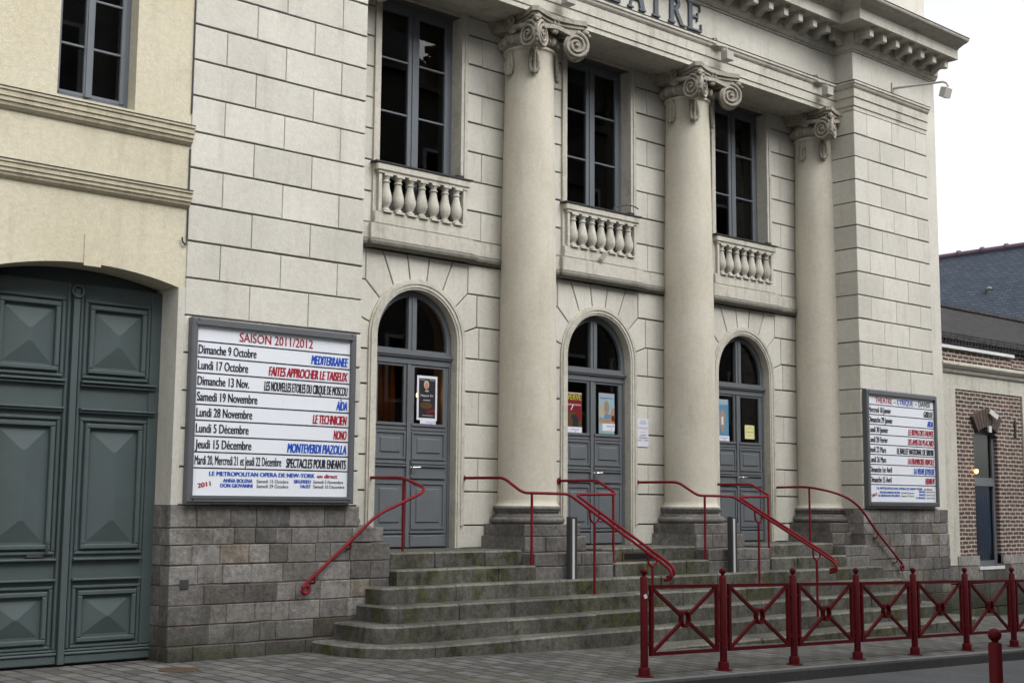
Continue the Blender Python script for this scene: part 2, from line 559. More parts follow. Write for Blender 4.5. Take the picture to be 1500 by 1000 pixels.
def brick_mat(name, c1, c2, mort, sx=0.21, sz=0.073, msize=0.011, plane='xz', moss=0.0, rot=0.0, bump=0.6, offset=0.5, rough=0.9, dark=None):
    k = NT(name)
    g = k.n("ShaderNodeNewGeometry"); sp = k.n("ShaderNodeSeparateXYZ"); cb = k.n("ShaderNodeCombineXYZ")
    k.l(g.outputs["Position"], sp.inputs[0])
    if plane == 'xz':
        k.l(k.math('ADD', sp.outputs[0], sp.outputs[1]), cb.inputs[0]); k.l(sp.outputs[2], cb.inputs[1])
    elif plane == 'yz':
        k.l(sp.outputs[1], cb.inputs[0]); k.l(sp.outputs[2], cb.inputs[1])
    else:
        k.l(sp.outputs[0], cb.inputs[0]); k.l(sp.outputs[1], cb.inputs[1])
    mp = k.n("ShaderNodeMapping"); mp.inputs["Rotation"].default_value = (0, 0, rot)
    k.l(cb.outputs[0], mp.inputs[0])
    nz = k.n("ShaderNodeTexNoise"); nz.inputs["Scale"].default_value = 4.0
    k.l(mp.outputs[0], nz.inputs["Vector"])
    wv = k.n("ShaderNodeVectorMath"); wv.operation = 'MULTIPLY_ADD'
    k.l(nz.outputs["Color"], wv.inputs[0]); wv.inputs[1].default_value = (0.03, 0.03, 0); k.l(mp.outputs[0], wv.inputs[2])
    br = k.n("ShaderNodeTexBrick"); br.offset = offset
    br.inputs["Scale"].default_value = 1.0; br.inputs["Brick Width"].default_value = sx; br.inputs["Row Height"].default_value = sz
    br.inputs["Mortar Size"].default_value = msize; br.inputs["Mortar Smooth"].default_value = 0.3; br.inputs["Bias"].default_value = 0.0
    br.inputs["Color1"].default_value = (*c1, 1); br.inputs["Color2"].default_value = (*c2, 1); br.inputs["Mortar"].default_value = (*mort, 1)
    k.l(wv.outputs[0], br.inputs["Vector"])
    col = k.mix(k.math('MULTIPLY', k.ramp(k.noise(7, 6, 0.7), 0.4, 0.75), 0.55), br.outputs["Color"], dark or tuple(v * 0.35 for v in c1))
    col = k.mix(k.math('MULTIPLY', k.ramp(k.noise(0.9, 5, 0.65), 0.5, 0.8), 0.3), col, tuple(v * 0.5 for v in c1))
    if moss:
        col = k.mix(k.math('MULTIPLY', k.math('MULTIPLY', br.outputs["Fac"], k.ramp(k.noise(0.8, 5, 0.7), 0.45, 0.65)), moss), col, (0.07, 0.085, 0.03))
    h = k.math('SUBTRACT', k.math('MULTIPLY', k.noise(40, 4, 0.7), 0.4), br.outputs["Fac"])
    k.bump(h, bump, 0.012)
    return k.fin(col, rough, 0.2)


M['brick'] = brick_mat("red_brown_brick", (0.13, 0.07, 0.058), (0.06, 0.043, 0.04), (0.40, 0.37, 0.32), 0.21, 0.077, 0.016)
M['paver'] = brick_mat("grey_street_paver", (0.075, 0.074, 0.073), (0.15, 0.146, 0.143), (0.022, 0.023, 0.016), 0.30, 0.20, 0.014, 'xy', moss=0.6, rot=R(90), bump=0.9, dark=(0.055, 0.054, 0.05))
M['slate'] = brick_mat("blue_slate", (0.055, 0.07, 0.095), (0.078, 0.095, 0.122), (0.026, 0.034, 0.048), 0.22, 0.085, 0.010, 'yz', bump=0.5, dark=(0.043, 0.055, 0.075))
M['tile'] = brick_mat("dark_roof_tile", (0.036, 0.035, 0.036), (0.056, 0.054, 0.054), (0.014, 0.013, 0.013), 0.22, 0.10, 0.018, 'xz', bump=0.9)
M['asphalt'] = stone_mat("asphalt", (0.07, 0.074, 0.08), (0.10, 0.104, 0.11), (0.04, 0.04, 0.043), 0.4, 0.0, 0.5, 0.6, 0.9)
M['kerb'] = stone_mat("kerb_stone", (0.13, 0.133, 0.136), (0.18, 0.183, 0.186), (0.06, 0.06, 0.06), 0.4, 0.1, 0.4, 0.4)

# ------------------------------------------------------------------ dimensions measured from the photograph
P = 1.132            # how far the corner piers stand in front of the door wall
XP = 5.1645          # inner edge of the piers
XO = 7.474           # outer edge of the piers
BAYS = (-3.45, 0.0, 3.45)
COLS = (-5.175, -1.725, 1.725, 5.175)
YC = -0.298
Z0, HC = 0.55, 0.4055


def gz(x, y=0.0):
    """street level: level at the left, falling to the right and slightly to the kerb"""
    z = -1.075 - 0.0235 * max(0.0, x + 5.2)
    if y < -2.5: z -= 0.02 * (-y - 2.5)
    return z


def tj(a=0.06):
    return 1 + rnd.uniform(-a, a)


# ------------------------------------------------------------------ ground
def sheet(name, xs, ys, zf, mat, skirt=0.0):
    mb = MB(); mb.smooth = False
    nx, ny = len(xs), len(ys)
    V = [(x, y, zf(x, y)) for x in xs for y in ys]
    F = [(i * ny + j, (i + 1) * ny + j, (i + 1) * ny + j + 1, i * ny + j + 1) for i in range(nx - 1) for j in range(ny - 1)]
    mb.add(V, F)
    return mb.build(name, mat)


XS = [-120, -60, -30, -20] + [-15 + i for i in range(0, 36)] + [24, 30, 45, 80, 140]
KY = -4.93
struct(sheet("pavement", XS, [KY + 0.14, -4.0, -3.2, -2.5, -1.8, -1.0, 0.0, 8, 60, 140], lambda x, y: gz(x, max(y, -5)), M['paver']))
struct(sheet("road", XS, [-9.4, -8, -6.5, KY + 0.01], lambda x, y: gz(x, KY) - 0.125 + 0.02 * (1 - ((y + 7.1) / 2.3) ** 2), M['asphalt']))
struct(sheet("opposite_pavement", XS, [-140, -60, -15, -12, -9.42 - 0.14], lambda x, y: gz(x, KY) + 0.0, M['paver']))


def kerb(name, y0, y1):
    mb = MB()
    x = -40.0
    while x < 60:
        l = 0.98
        mb.tint = tj(0.12)
        xa, xb = x + 0.004, x + l - 0.004
        za, zb = gz(xa, KY), gz(xb, KY)
        b = 0.02
        f = y0 < y1
        V = []
        for xx, zz in ((xa, za), (xb, zb)):
            V += [(xx, y0, zz - 0.3), (xx, y0, zz - b), (xx, y0 + (b if f else -b), zz + 0.003), (xx, y1, zz + 0.003), (xx, y1, zz - 0.3)]
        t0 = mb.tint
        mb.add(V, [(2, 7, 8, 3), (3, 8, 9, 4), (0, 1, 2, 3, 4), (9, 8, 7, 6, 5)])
        mb.tint = t0 * 0.32; mb.add(V, [(0, 5, 6, 1), (1, 6, 7, 2)])  # front face and chamfer tinted darker, shade put into the colour
        x += l
    return struct(mb.build(name, M['kerb']))


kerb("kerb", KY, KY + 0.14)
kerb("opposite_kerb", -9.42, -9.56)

# ------------------------------------------------------------------ THE THEATRE
theatre = thing("theatre", "pale stone theatre with ionic columns, three arched doors and balconies above steps", "theatre", (0, 0, gz(0)))

# wall of the three bays : coursed blocks in front of a dark joint backing
mb = MB()
YB = 0.02
mb.mi = 1
for a, b in ((-5.16, -3.45 - 0.72), (-3.45 + 0.72, -0.72), (0.72, 3.45 - 0.72), (3.45 + 0.72, 5.16)):
    mb.box(a, b, YB, 0.55, -0.3, 7.6)
for bx in BAYS:
    pts = [(bx + 0.72, 2.7), (bx + 0.72, 4.385), (bx - 0.72, 4.385), (bx - 0.72, 2.7)]
    arc = [(bx + 0.70 * math.cos(R(a)), 2.757 + 0.70 * math.sin(R(a))) for a in range(180, -1, -10)]
    mb.poly([(bx + 0.7199, 2.757), (bx + 0.7199, 4.385), (bx - 0.7199, 4.385), (bx - 0.7199, 2.757)] + arc, YB, 0.5)
    mb.box(bx - 0.7199, bx + 0.7199, YB, 0.5, 7.40, 7.6)
mb.mi = 0
G, B = 0.009, 0.006


def blk(pts, a=0.06, g=G):
    mb.tint = tj(a)
    mb.poly(pts, 0.0, 0.05, g, B)


def rect(x0, x1, z0, z1, gx=0.004, gz_=0.010, y=0.0, d=0.05, a=0.06):
    mb.tint = tj(a)
    gx += rnd.uniform(-.001, .0015); gz_ += rnd.uniform(-.002, .003); y += rnd.uniform(-.0015, .0015)
    mb.cbox(x0 + gx, x1 - gx, y, y + d, z0 + gz_, z1 - gz_, B)


for bx in BAYS:
    for s in (1, -1):
        X = lambda v: bx + s * v
        def rr(x0, x1, z0, z1): rect(min(X(x0), X(x1)), max(X(x0), X(x1)), z0, z1)
        xe = 1.725
        rr(0.70, xe, -0.01, 0.297)
        zz = [0.297, 0.752, 1.208, 1.663, 2.118, 2.574]
        for k in range(5):
            if k in (1, 3): rr(0.78, 1.08, zz[k], zz[k + 1]); rr(1.08, xe, zz[k], zz[k + 1])
            else: rr(0.78, xe, zz[k], zz[k + 1])
        rr(1.08, xe, 2.574, 3.019)
        rr(1.036, xe, 3.019, 3.475)
        rr(0.868, xe, 3.475, 3.90)
        A = lambda d: (X(0.79 * math.cos(R(d))), 2.757 + 0.79 * math.sin(R(d)))
        Q = lambda x, z: (X(x), z)
        blk([Q(0.78, 2.574), Q(1.08, 2.574), Q(1.08, 3.019), Q(1.036, 3.019), A(12), Q(0.785, 2.757)])
        blk([A(12), Q(1.036, 3.019), Q(1.036, 3.475), Q(0.868, 3.475), A(38), A(25)])
        blk([A(38), Q(0.868, 3.475), Q(0.868, 3.90), Q(0.60, 3.90), A(59), A(48)])
        blk([A(59), Q(0.60, 3.90), Q(0.19, 3.90), A(80), A(70)])
    blk([(bx + 0.79 * math.cos(R(80)), 2.757 + 0.79 * math.sin(R(80))), (bx + 0.19, 3.90), (bx - 0.19, 3.90),
         (bx + 0.79 * math.cos(R(100)), 2.757 + 0.79 * math.sin(R(100))), (bx, 2.757 + 0.79)])
    # upper storey courses beside the window
    zs = [4.233 + 0.4215 * k for k in range(9)]
    zs[-1] = 7.46
    for s in (1, -1):
        X = lambda v: bx + s * v
        def rr(x0, x1, z0, z1): rect(min(X(x0), X(x1)), max(X(x0), X(x1)), z0, z1)
        for k in range(8):
            if k % 2 == 0: rr(0.79, 1.09, zs[k], zs[k + 1]); rr(1.09, 1.725, zs[k], zs[k + 1])
            else: rr(0.79, 1.725, zs[k], zs[k + 1])
mb.build("wall", [M['facade'], M['groove']], theatre)

# corner piers
def pier(xi, xo):
    """xi inner edge, xo outer edge (signed)"""
    s = 1 if xo > xi else -1
    m = MB()
    lo, hi = min(xi, xo), max(xi, xo)
    m.mi = 1
    m.box(lo + 0.012, hi - 0.012, -P + 0.014, 0.54, Z0 - 0.02, 7.45)
    m.mi = 0
    for k in range(17):
        z0 = Z0 + HC * k; z1 = z0 + HC
        if k == 16: z1 = 7.452
        if s > 0:
            js = ([5.953, 6.739] if k % 2 else [5.56, 6.343, 7.126])
        else:
            js = ([-6.688, -5.915] if k % 2 else [-7.07, -6.30, -5.525])
        xs = [lo] + js + [hi]
        for i in range(len(xs) - 1):
            m.tint = tj(0.075)
            if k == 4 and s < 0 and i == 1: m.tint = 1.0; m.mi = 2
            a = xs[i] + (0.004 if i else 0); b = xs[i + 1] - (0.004 if i < len(xs) - 2 else 0)
            inner = (s > 0 and i == 0) or (s < 0 and i == len(xs) - 2)
            m.cbox(a, b, -P + rnd.uniform(-.0015, .0015), 0.5 if inner else -P + 0.06, z0 + 0.010 + rnd.uniform(-.002, .002), z1 - 0.010 + rnd.uniform(-.002, .002), B)
            m.mi = 0
    # grey base courses
    m.mi = 3
    return m


pm = pier(-XP, -XO)
pm.mi = 0
pm.box(-7.557, -7.4745, -P + 0.004, -0.62, Z0, 2.875)       # plain strip beside the gate
pm.build("corner_pier", [M['facade'], M['groove'], M['plaster']], theatre)
pm = pier(XP, 7.48)
pm.mi = 0
pm.box(7.481, 7.81, -P + 0.002, 0.5, Z0, 7.95)               # plain strip at the right-hand corner
pm.build("corner_pier", [M['facade'], M['groove'], M['plaster']], theatre)


# grey stone base of the piers, irregular blocks
def base_course(m, x0, x1, z0, z1, y, depth, wmin=0.2, wmax=0.52, brown=True):
    x = x0
    while x < x1 - 0.01:
        wv = rnd.uniform(wmin, wmax)
        if x1 - (x + wv) < 0.2: wv = x1 - x
        m.mi = 2 if brown and rnd.random() < 0.09 else 0
        m.tint = 1 + rnd.choice((-0.42, -0.28, -0.12, 0, 0.08, 0.2, 0.34))
        g = 0.004
        m.cbox(x + g * 0.7, x + wv - g * 0.7, y + rnd.uniform(-0.006, 0.003), y + depth, z0 + g + rnd.uniform(-.003, .006), z1 - g + rnd.uniform(-.006, .003), 0.007)
        x += wv


m = MB()
m.mi = 1; m.box(-7.54, -5.15, -P + 0.012, 0.3, 0.12, 0.54); m.box(-7.54, -4.72, -P - 0.012, 0.3, -1.4, 0.118)
zs = [0.55, 0.31, 0.13, -0.08, -0.29, -0.50, -0.71, -0.92, -1.16]
for i in range(8):
    xe = (-5.135, -4.784)[i] if i < 2 else -4.70
    base_course(m, -7.557, xe, zs[i + 1], zs[i], -P - (0.0 if i < 2 else 0.022) - (0.02 if i == 7 else 0), 0.2)
# returns of the base in the gateway
for i in range(8):
    y = -P + 0.2
    while y < -0.62:
        wv = rnd.uniform(0.16, 0.34)
        m.mi = 0; m.tint = tj(0.25)
        m.box(-7.56, -7.40, y + 0.004, min(y + wv, -0.6) - 0.004, zs[i + 1] + 0.005, zs[i] - 0.005)
        y += wv
m.build("stone_base", [M['grey'], M['mortar'], M['grey_brown']], theatre)
m = MB()
m.mi = 1; m.box(5.18, 7.80, -P + 0.012, 0.3, 0.12, 0.54); m.box(5.18, 7.80, -P - 0.012, 0.3, -1.6, 0.118)
zs2 = zs[:-1] + [-1.14, -1.36, -1.6]
for i in range(10):
    base_course(m, XP + 0.001, 7.84, zs2[i + 1], zs2[i], -P - (0.0 if i < 2 else 0.022), 0.35)
m.build("stone_base", [M['grey'], M['mortar'], M['grey_brown']], theatre)

# string course under the balconies (breaks forward at each bay)
prof = [(0, 3.90), (0.045, 3.905), (0.085, 3.935), (0.095, 3.97), (0.08, 4.005), (0.055, 4.015), (0.055, 4.02), (0.055, 4.205), (0.03, 4.22), (0, 4.235)]
m = MB()
path = [(-5.16, 0)]
for bx in BAYS:
    path += [(bx - 0.82, 0), (bx - 0.82, -0.06), (bx + 0.82, -0.06), (bx + 0.82, 0)]
path += [(5.16, 0)]
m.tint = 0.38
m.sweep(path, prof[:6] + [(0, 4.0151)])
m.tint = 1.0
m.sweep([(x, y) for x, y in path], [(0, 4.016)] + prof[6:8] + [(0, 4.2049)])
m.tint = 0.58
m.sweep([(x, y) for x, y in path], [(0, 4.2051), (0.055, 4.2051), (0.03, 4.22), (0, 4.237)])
m.build("string_course", M['trim'], theatre)

# entablature
EPATH = [(-8.0, -P), (-XP, -P), (-XP, -0.75), (XP, -0.75), (XP, -P), (7.50, -P)]
EPATH2 = [(-8.0, -P), (-XP, -P), (-XP, -0.75), (XP, -0.75), (XP, -P), (7.81, -P)]
m = MB()
m.sweep(EPATH, [(-0.5, 7.452), (0.004, 7.452), (0.004, 7.525), (0.022, 7.531), (0.022, 7.675), (0.042, 7.682), (0.042, 7.83), (0.055, 7.838), (0.075, 7.862), (0.085, 7.895), (0.102, 7.905), (0.102, 7.94), (-0.5, 7.945)])
m.tint = 0.9
m.box(-5.2, 5.2, -0.26, 0.6, 7.455, 7.6)
m.box(-5.2, 5.2, -0.80 + 0.06, -0.25, 7.4535, 7.5)
m.build("architrave", M['trim'], theatre)
m = MB()
m.tint = 0.2
m.sweep([(x, y) for x, y in EPATH], [(-0.2, 7.946), (0.106, 7.946), (0.106, 7.956), (-0.2, 7.966)])
m.build("lead_flashing", M['lead'], theatre)
m = MB()
m.sweep(EPATH2, [(-0.5, 7.944), (0.0, 7.944), (0.0, 8.503), (-0.5, 8.503)])
m.box(2.04, 2.055, -0.7515, -0.74, 7.96, 8.50)
m.build("frieze", M['facade'], theatre)
m = MB()
m.sweep(EPATH2, [(-0.5, 8.504), (0.02, 8.504), (0.025, 8.53), (0.05, 8.54), (0.075, 8.575), (0.085, 8.60), (0.10, 8.605), (0.10, 8.83),
                 (0.50, 8.832), (0.52, 8.834), (0.52, 9.013), (0.535, 9.018), (0.54, 9.035), (0.57, 9.05), (0.64, 9.085), (0.70, 9.10), (0.745, 9.125), (0.76, 9.15), (0.76, 9.165), (-0.5, 9.23)])
m.tint = 0.25
m.build("cornice", M['trim'], theatre)
m = MB(); m.tint = 0.25
m.sweep(EPATH2, [(-0.4, 9.236), (0.765, 9.168), (0.772, 9.176), (0.765, 9.186), (-0.4, 9.26)])
m.build("roof_flashing", M['lead'], theatre)


# modillions under the cornice
def modillion():
    m = MB()
    pr = [(0.10, 8.615), (0.15, 8.62), (0.19, 8.645), (0.23, 8.675), (0.28, 8.675), (0.33, 8.66), (0.37, 8.655), (0.40, 8.665), (0.405, 8.69), (0.405, 8.795), (0.10, 8.795)]
    hw = 0.058
    V = [(-hw, -q, z) for q, z in pr] + [(hw, -q, z) for q, z in pr]
    n = len(pr)
    F = [tuple(range(n)), tuple(range(2 * n - 1, n - 1, -1))] + [(k, n + k, n + (k + 1) % n, (k + 1) % n) for k in range(n)]
    m.add(V, F)
    m.box(-0.072, 0.072, -0.428, -0.10, 8.796, 8.812)
    m.box(-0.085, 0.085, -0.445, -0.10, 8.8121, 8.8318)
    return m


mod0 = None
spots = [(x, -0.75, 0) for x in [-4.75 + 0.4 * k for k in range(24)]] + [(5.16 + 0.405 * k, -P, 0) for k in range(7)] + [(-5.16 - 0.405 * k, -P, 0) for k in range(7)] + [(XP, -0.99, -90), (-XP, -0.99, 90)]
for x, y, a in spots:
    if mod0 is None:
        o = mod0 = modillion().build("modillion", M['trim'], theatre)
    else:
        o = mod0.copy(); COL.objects.link(o)
    L = -Vector(theatre.location)
    o.matrix_parent_inverse = Matrix.Translation(L)
    o.location = (x, y, 0); o.rotation_euler = (0, 0, R(a))

# attic block over the right-hand corner, and the body of the building behind
m = MB()
m.box(5.3, 7.78, -1.0, 2.4, 9.2, 12.0)
m.build("attic_wall", M['facade'], theatre)
m = MB()
m.box(-XO, -XP - 0.3, 0.56, 8.5, -1.5, 9.0)
m.box(XP + 0.3, 7.80, 0.56, 8.5, -1.8, 9.0)
m.box(-XP - 0.3, XP + 0.3, 8.0, 8.5, -1.5, 9.0)
m.box(-XO, 7.80, -0.28, 8.5, 8.45, 9.05)
m.build("building_body", M['facade'], theatre)
m = MB()
m.box(-5.4, 5.4, 3.6, 3.7, 0.0, 8.3); m.box(-5.4, 5.4, 0.5, 3.6, -0.1, -0.004); m.box(-5.4, 5.4, 0.56, 3.6, 4.0, 4.3); m.box(-5.4, 5.4, 0.62, 3.6, 7.7, 7.8)
m.box(-5.46, -5.4, 0.5, 3.6, 0, 8); m.box(5.4, 5.46, 0.5, 3.6, 0, 8)
m.build("dark_rooms", M['room'], theatre)
m = MB()
for k in range(9):
    m.ball((-3.75 + 0.09 * k, 1.15 + 0.03 * math.sin(k * 1.3), 1.5), 0.06, 8, 6, (1, 0.8, 22))
m.smooth = True
m.build("foyer_curtain", M['curtain'], theatre)
m = MB(); m.smooth = True
m.ball((-3.145, 0.35, 2.055), 0.034, 10, 8, (1, 1, 1.4)); m.ball((-3.145, 0.35, 2.11), 0.016, 8, 6, (1, 1, 2.6))
m.build("wall_lamp", M['bulb'], theatre)
ld = bpy.data.lights.new("foyer_lamp_light", 'POINT'); ld.energy = 0.5; ld.color = (1.0, 0.5, 0.16); ld.shadow_soft_size = 0.04
lo = bpy.data.objects.new("foyer_lamp_light", ld); COL.objects.link(lo); lo.location = (-3.2, 0.45, 2.1)
m = MB()
m.box(3.55, 3.95, 1.6, 1.63, 7.30, 7.33); m.ball((3.75, 1.6, 7.2), 0.09, 10, 6, (1.3, 0.5, 0.7))
m.build("exit_lamp", M['greenlamp'], theatre)


# ---- doors
def door_proto():
    y = 0.107
    fr = MB()
    CZ = 2.757
    fr.ring(0.585, 0.655, 0, CZ, y, y + 0.09)
    for s in (-1, 1):
        a, b = sorted((s * 0.585, s * 0.655))
        fr.box(a, b, y, y + 0.09, 2.625, CZ - 0.0002)
        a, b = sorted((s * 0.63, s * 0.668))
        fr.box(a, b, y + 0.002, y + 0.1, 0.0, 2.44)
    fr.box(-0.668, 0.668, y - 0.004, y + 0.1, 2.44, 2.525)
    fr.box(-0.668, 0.668, y - 0.030, y + 0.1, 2.5255, 2.55)
    fr.box(-0.668, 0.668, y - 0.045, y + 0.1, 2.5505, 2.575)
    fr.box(-0.66, 0.66, y - 0.006, y + 0.1, 2.5755, 2.635)
    fr.box(-0.075, -0.002 + 0.0, y - 0.004, y + 0.08, 2.6355, 3.345)
    fr.box(0.002, 0.06, y - 0.004, y + 0.08, 2.6355, 3.345)
    fr.box(-0.02, 0.008, y - 0.016, y - 0.0045, 2.6355, 3.345)
    d = fr.build("door", M['door'], theatre)
    g = MB()
    arc = [(0.60 * math.cos(R(a)), CZ + 0.60 * math.sin(R(a))) for a in range(0, 181, 6)]
    g.add([(x, y + 0.05, z) for x, z in arc + [(-0.60, 2.63), (0.60, 2.63)]], [tuple(range(len(arc) + 2))])
    g.build("fanlight_pane", M['glass'], d)
    for x0, x1, p0, p1 in ((-0.628, -0.062, -0.555, -0.128), (-0.060, 0.628, 0.048, 0.545)):
        lf = MB()
        Y = y + 0.012
        lf.box(x0, p0, Y, Y + 0.05, 0.01, 2.435); lf.box(p1, x1, Y, Y + 0.05, 0.01, 2.435)
        lf.box(p0, p1, Y, Y + 0.05, 2.405, 2.435); lf.box(p0, p1, Y, Y + 0.05, 0.01, 1.635)
        cx0, cx1 = p0 - 0.035, p1 + 0.035
        # mouldings and raised panels
        lf.box(cx0, cx1, Y - 0.018, Y - 0.0003, 1.615, 1.65); lf.box(cx0, cx1, Y - 0.010, Y - 0.0003, 1.56, 1.585)
        for z0, z1 in ((1.17, 1.54), (0.25, 0.87)):
            t = 0.028
            lf.box(cx0, cx1, Y - 0.016, Y - 0.0003, z0, z0 + t); lf.box(cx0, cx1, Y - 0.016, Y - 0.0003, z1 - t, z1)
            lf.box(cx0, cx0 + t, Y - 0.016, Y - 0.0003, z0 + t + .0005, z1 - t - .0005); lf.box(cx1 - t, cx1, Y - 0.016, Y - 0.0003, z0 + t + .0005, z1 - t - .0005)
            i = 0.085
            lf.cbox(cx0 + i, cx1 - i, Y - 0.015, Y - 0.0003, z0 + i, z1 - i, 0.012)
        for z in (1.075, 1.11, 0.92, 0.20):
            lf.box(cx0 - 0.01, cx1 + 0.01, Y - 0.024, Y - 0.0003, z, z + 0.022)
        lf.cbox(cx0 - 0.01, cx1 + 0.01, Y - 0.02, Y - 0.0003, 0.015, 0.17, 0.01)
        lo_ = lf.build("door_leaf", M['door'], d)
        gp = MB()
        gp.add([(p0, Y + 0.025, 1.63), (p1, Y + 0.025, 1.63), (p1, Y + 0.025, 2.41), (p0, Y + 0.025, 2.41)], [(0, 1, 2, 3)])
        gp.build("door_pane", M['glass'], d)
    ast = MB()
    ast.box(-0.085, -0.035, y - 0.018, y + 0.0115, 0.02, 2.43)
    ast.build("meeting_stile", M['door'], d)
    h = MB()
    h.box(-0.022, 0.012, y - 0.012, y + 0.011, 0.98, 1.16)
    h.tube([(0.0, y - 0.010, 1.06), (0.0, y - 0.06, 1.06), (0.02, y - 0.065, 1.06), (0.12, y - 0.06, 1.067)], 0.009, 8)
    h.build("door_handle", [M['chrome']], d)
    return d


dp = door_proto()
dp.location = (0, 0, 0)
for bx in (-3.45, 3.45): move_copy(dp, bx, theatre)


# ---- moulded arch round each door
def arch_proto():
    m = MB(); CZ = 2.757
    m.smooth = False
    for r0, r1, y0 in ((0.673, 0.700, -0.020), (0.7002, 0.745, -0.034), (0.7452, 0.785, -0.046), (0.7852, 0.812, -0.028)):
        m.ring(r0, r1, 0, CZ, y0, 0.3 if r0 < 0.69 else 0.03, 0, 180, 40)
        for s in (-1, 1):
            a, b = sorted((s * r0, s * r1))
            m.box(a, b, y0, 0.3 if r0 < 0.69 else 0.03, -0.004 if r0 < 0.71 else 0.297, CZ - 0.0004)
    return m.build("door_arch", M['trim'], theatre)


ap = arch_proto()
for bx in (-3.45, 3.45): move_copy(ap, bx, theatre)
for bx in BAYS:
    m = MB(); m.box(bx - 0.80, bx + 0.80, -0.06, 0.6, -0.1, -0.003); m.build("door_sill", M['step'], theatre)


# ---- upper windows with stone surround and balustrade
def window_proto():
    y = 0.20
    z0, z1 = 4.40, 7.40
    f = MB()
    f.box(-0.70, -0.625, y, y + 0.08, z0, z1); f.box(0.625, 0.70, y, y + 0.08, z0, z1)
    f.box(-0.6248, 0.6248, y, y + 0.08, z1 - 0.07, z1)
    for a, b in ((-0.6248, -0.555), (-0.09, -0.022), (0.022, 0.10), (0.56, 0.6248)):
        f.cbox(a, b, y - 0.012, y + 0.05, z0, z1 - 0.0705, 0.006)
    f.box(-0.0215, 0.0215, y - 0.024, y + 0.05, z0, z1 - 0.0705)
    for a, b in ((-0.5548, -0.0902), (0.1002, 0.5598)):
        f.box(a, b, y - 0.006, y + 0.045, z1 - 0.135, z1 - 0.0708)
        for z in (6.60, 5.855, 5.10): f.cbox(a, b, y - 0.008, y + 0.045, z - 0.014, z + 0.014, 0.005)
        f.box(a, b, y - 0.006, y + 0.045, z0, z0 + 0.35)
    wd = f.build("window", M['sash'], theatre)
    g = MB()
    for a, b, tl in ((-0.556, -0.089, 0.004), (0.099, 0.561, -0.005)):
        g.add([(a, y + 0.02 + tl, z0 + 0.34), (b, y + 0.02 - tl, z0 + 0.34), (b, y + 0.022 - tl, z1 - 0.13), (a, y + 0.022 + tl, z1 - 0.13)], [(0, 1, 2, 3)])
    g.build("window_pane", M['glass'], wd)
    s = MB()
    for sg in (-1, 1):
        for r0, r1, yf in ((0.695, 0.745, -0.020), (0.7452, 0.802, -0.036)):
            a, b = sorted((sg * r0, sg * r1))
            s.box(a, b, yf, 0.32 if r0 < 0.7 else 0.03, 4.385, 7.452)
    s.box(-0.6948, 0.6948, 0.002, 0.32, 7.402, 7.452)
    s.build("window_surround", M['trim'], wd)
    return wd


wp = window_proto()
for bx in (-3.45, 3.45): move_copy(wp, bx, theatre)


def balustrade_proto():
    b = MB()
    b.cbox(-0.80, 0.80, -0.085, 0.16, 4.225, 4.385, 0.01)                 # plinth
    b.rbox(-0.795, 0.795, -0.12, 0.02, 4.935, 5.035, 0.014)                # handrail
    b.box(-0.76, 0.76, -0.10, 0.0, 4.905, 4.9345)
    b.box(-0.7445, -0.695, -0.085, 0.03, 4.3855, 4.9045); b.box(0.695, 0.7445, -0.085, 0.03, 4.3855, 4.9045)
    o = b.build("balustrade", M['trim'], theatre)
    c = MB(); c.tint = 0.5
    c.box(-0.83, 0.83, -0.135, 0.04, 5.0355, 5.055)
    c.build("lead_capping", M['lead'], o)
    c = MB(); c.tint = 0.35
    c.rbox(0.58, 0.70, -0.10, 0.02, 5.0555, 5.10, 0.012)
    c.build("lead_stub", M['lead'], o)
    p = MB()
    p.box(-0.074, 0.074, -0.114, 0.034, 4.386, 4.412)
    p.box(-0.066, 0.066, -0.106, 0.026, 4.875, 4.9045)
    p.smooth = True
    p.lathe(0, -0.04, [(0.06, 4.4125), (0.064, 4.425), (0.06, 4.437), (0.042, 4.447), (0.044, 4.465), (0.06, 4.49), (0.076, 4.525), (0.083, 4.565), (0.080, 4.61), (0.068, 4.66), (0.056, 4.71), (0.047, 4.76), (0.044, 4.79),
                       (0.057, 4.797), (0.057, 4.812), (0.044, 4.82), (0.044, 4.84), (0.058, 4.86), (0.06, 4.8745)], 18)
    first = p.build("baluster", M['trim'], o)
    for k in range(7):
        x = -0.60 + 0.2 * k
        if k == 0: first.location = (x, 0, 0)
        else:
            q = first.copy(); COL.objects.link(q); q.parent = o; q.location = (x, 0, 0)
    return o


bp_ = balustrade_proto()
for bx in (-3.45, 3.45): move_copy(bp_, bx, theatre)


# ---- columns
def spiral_volute(m, c, t, nrm, r=0.172, flip=1):
    """disc with a raised spiral; c centre, t horizontal axis in the plane, nrm outward normal"""
    c = Vector(c); t = Vector(t).normalized(); nrm = Vector(nrm).normalized(); z = Vector((0, 0, 1))
    n = 28
    m.smooth = False
    ring = [c + t * (r * math.cos(2 * math.pi * k / n)) + z * (r * math.sin(2 * math.pi * k / n)) for k in range(n)]
    V = ring + [p - nrm * 0.06 for p in ring]
    m.add(V, [tuple(range(n)), tuple(range(2 * n - 1, n - 1, -1))] + [(k, n + k, n + (k + 1) % n, (k + 1) % n) for k in range(n)])
    m.smooth = True
    pts = []
    turns = 2.4; N = 70
    for i in range(N + 1):
        q = i / N
        a = math.pi / 2 - flip * q * turns * 2 * math.pi
        rr = (r - 0.014) * (1 - q) ** 0.85 + 0.02
        pts.append(c + nrm * (0.010 + 0.016 * q) + t * (rr * math.cos(a)) + z * (rr * math.sin(a)))
    m.tube(pts, 0.025, 8, True, 0.012)
    m.ball(c + nrm * 0.02, 0.027, 10, 6)


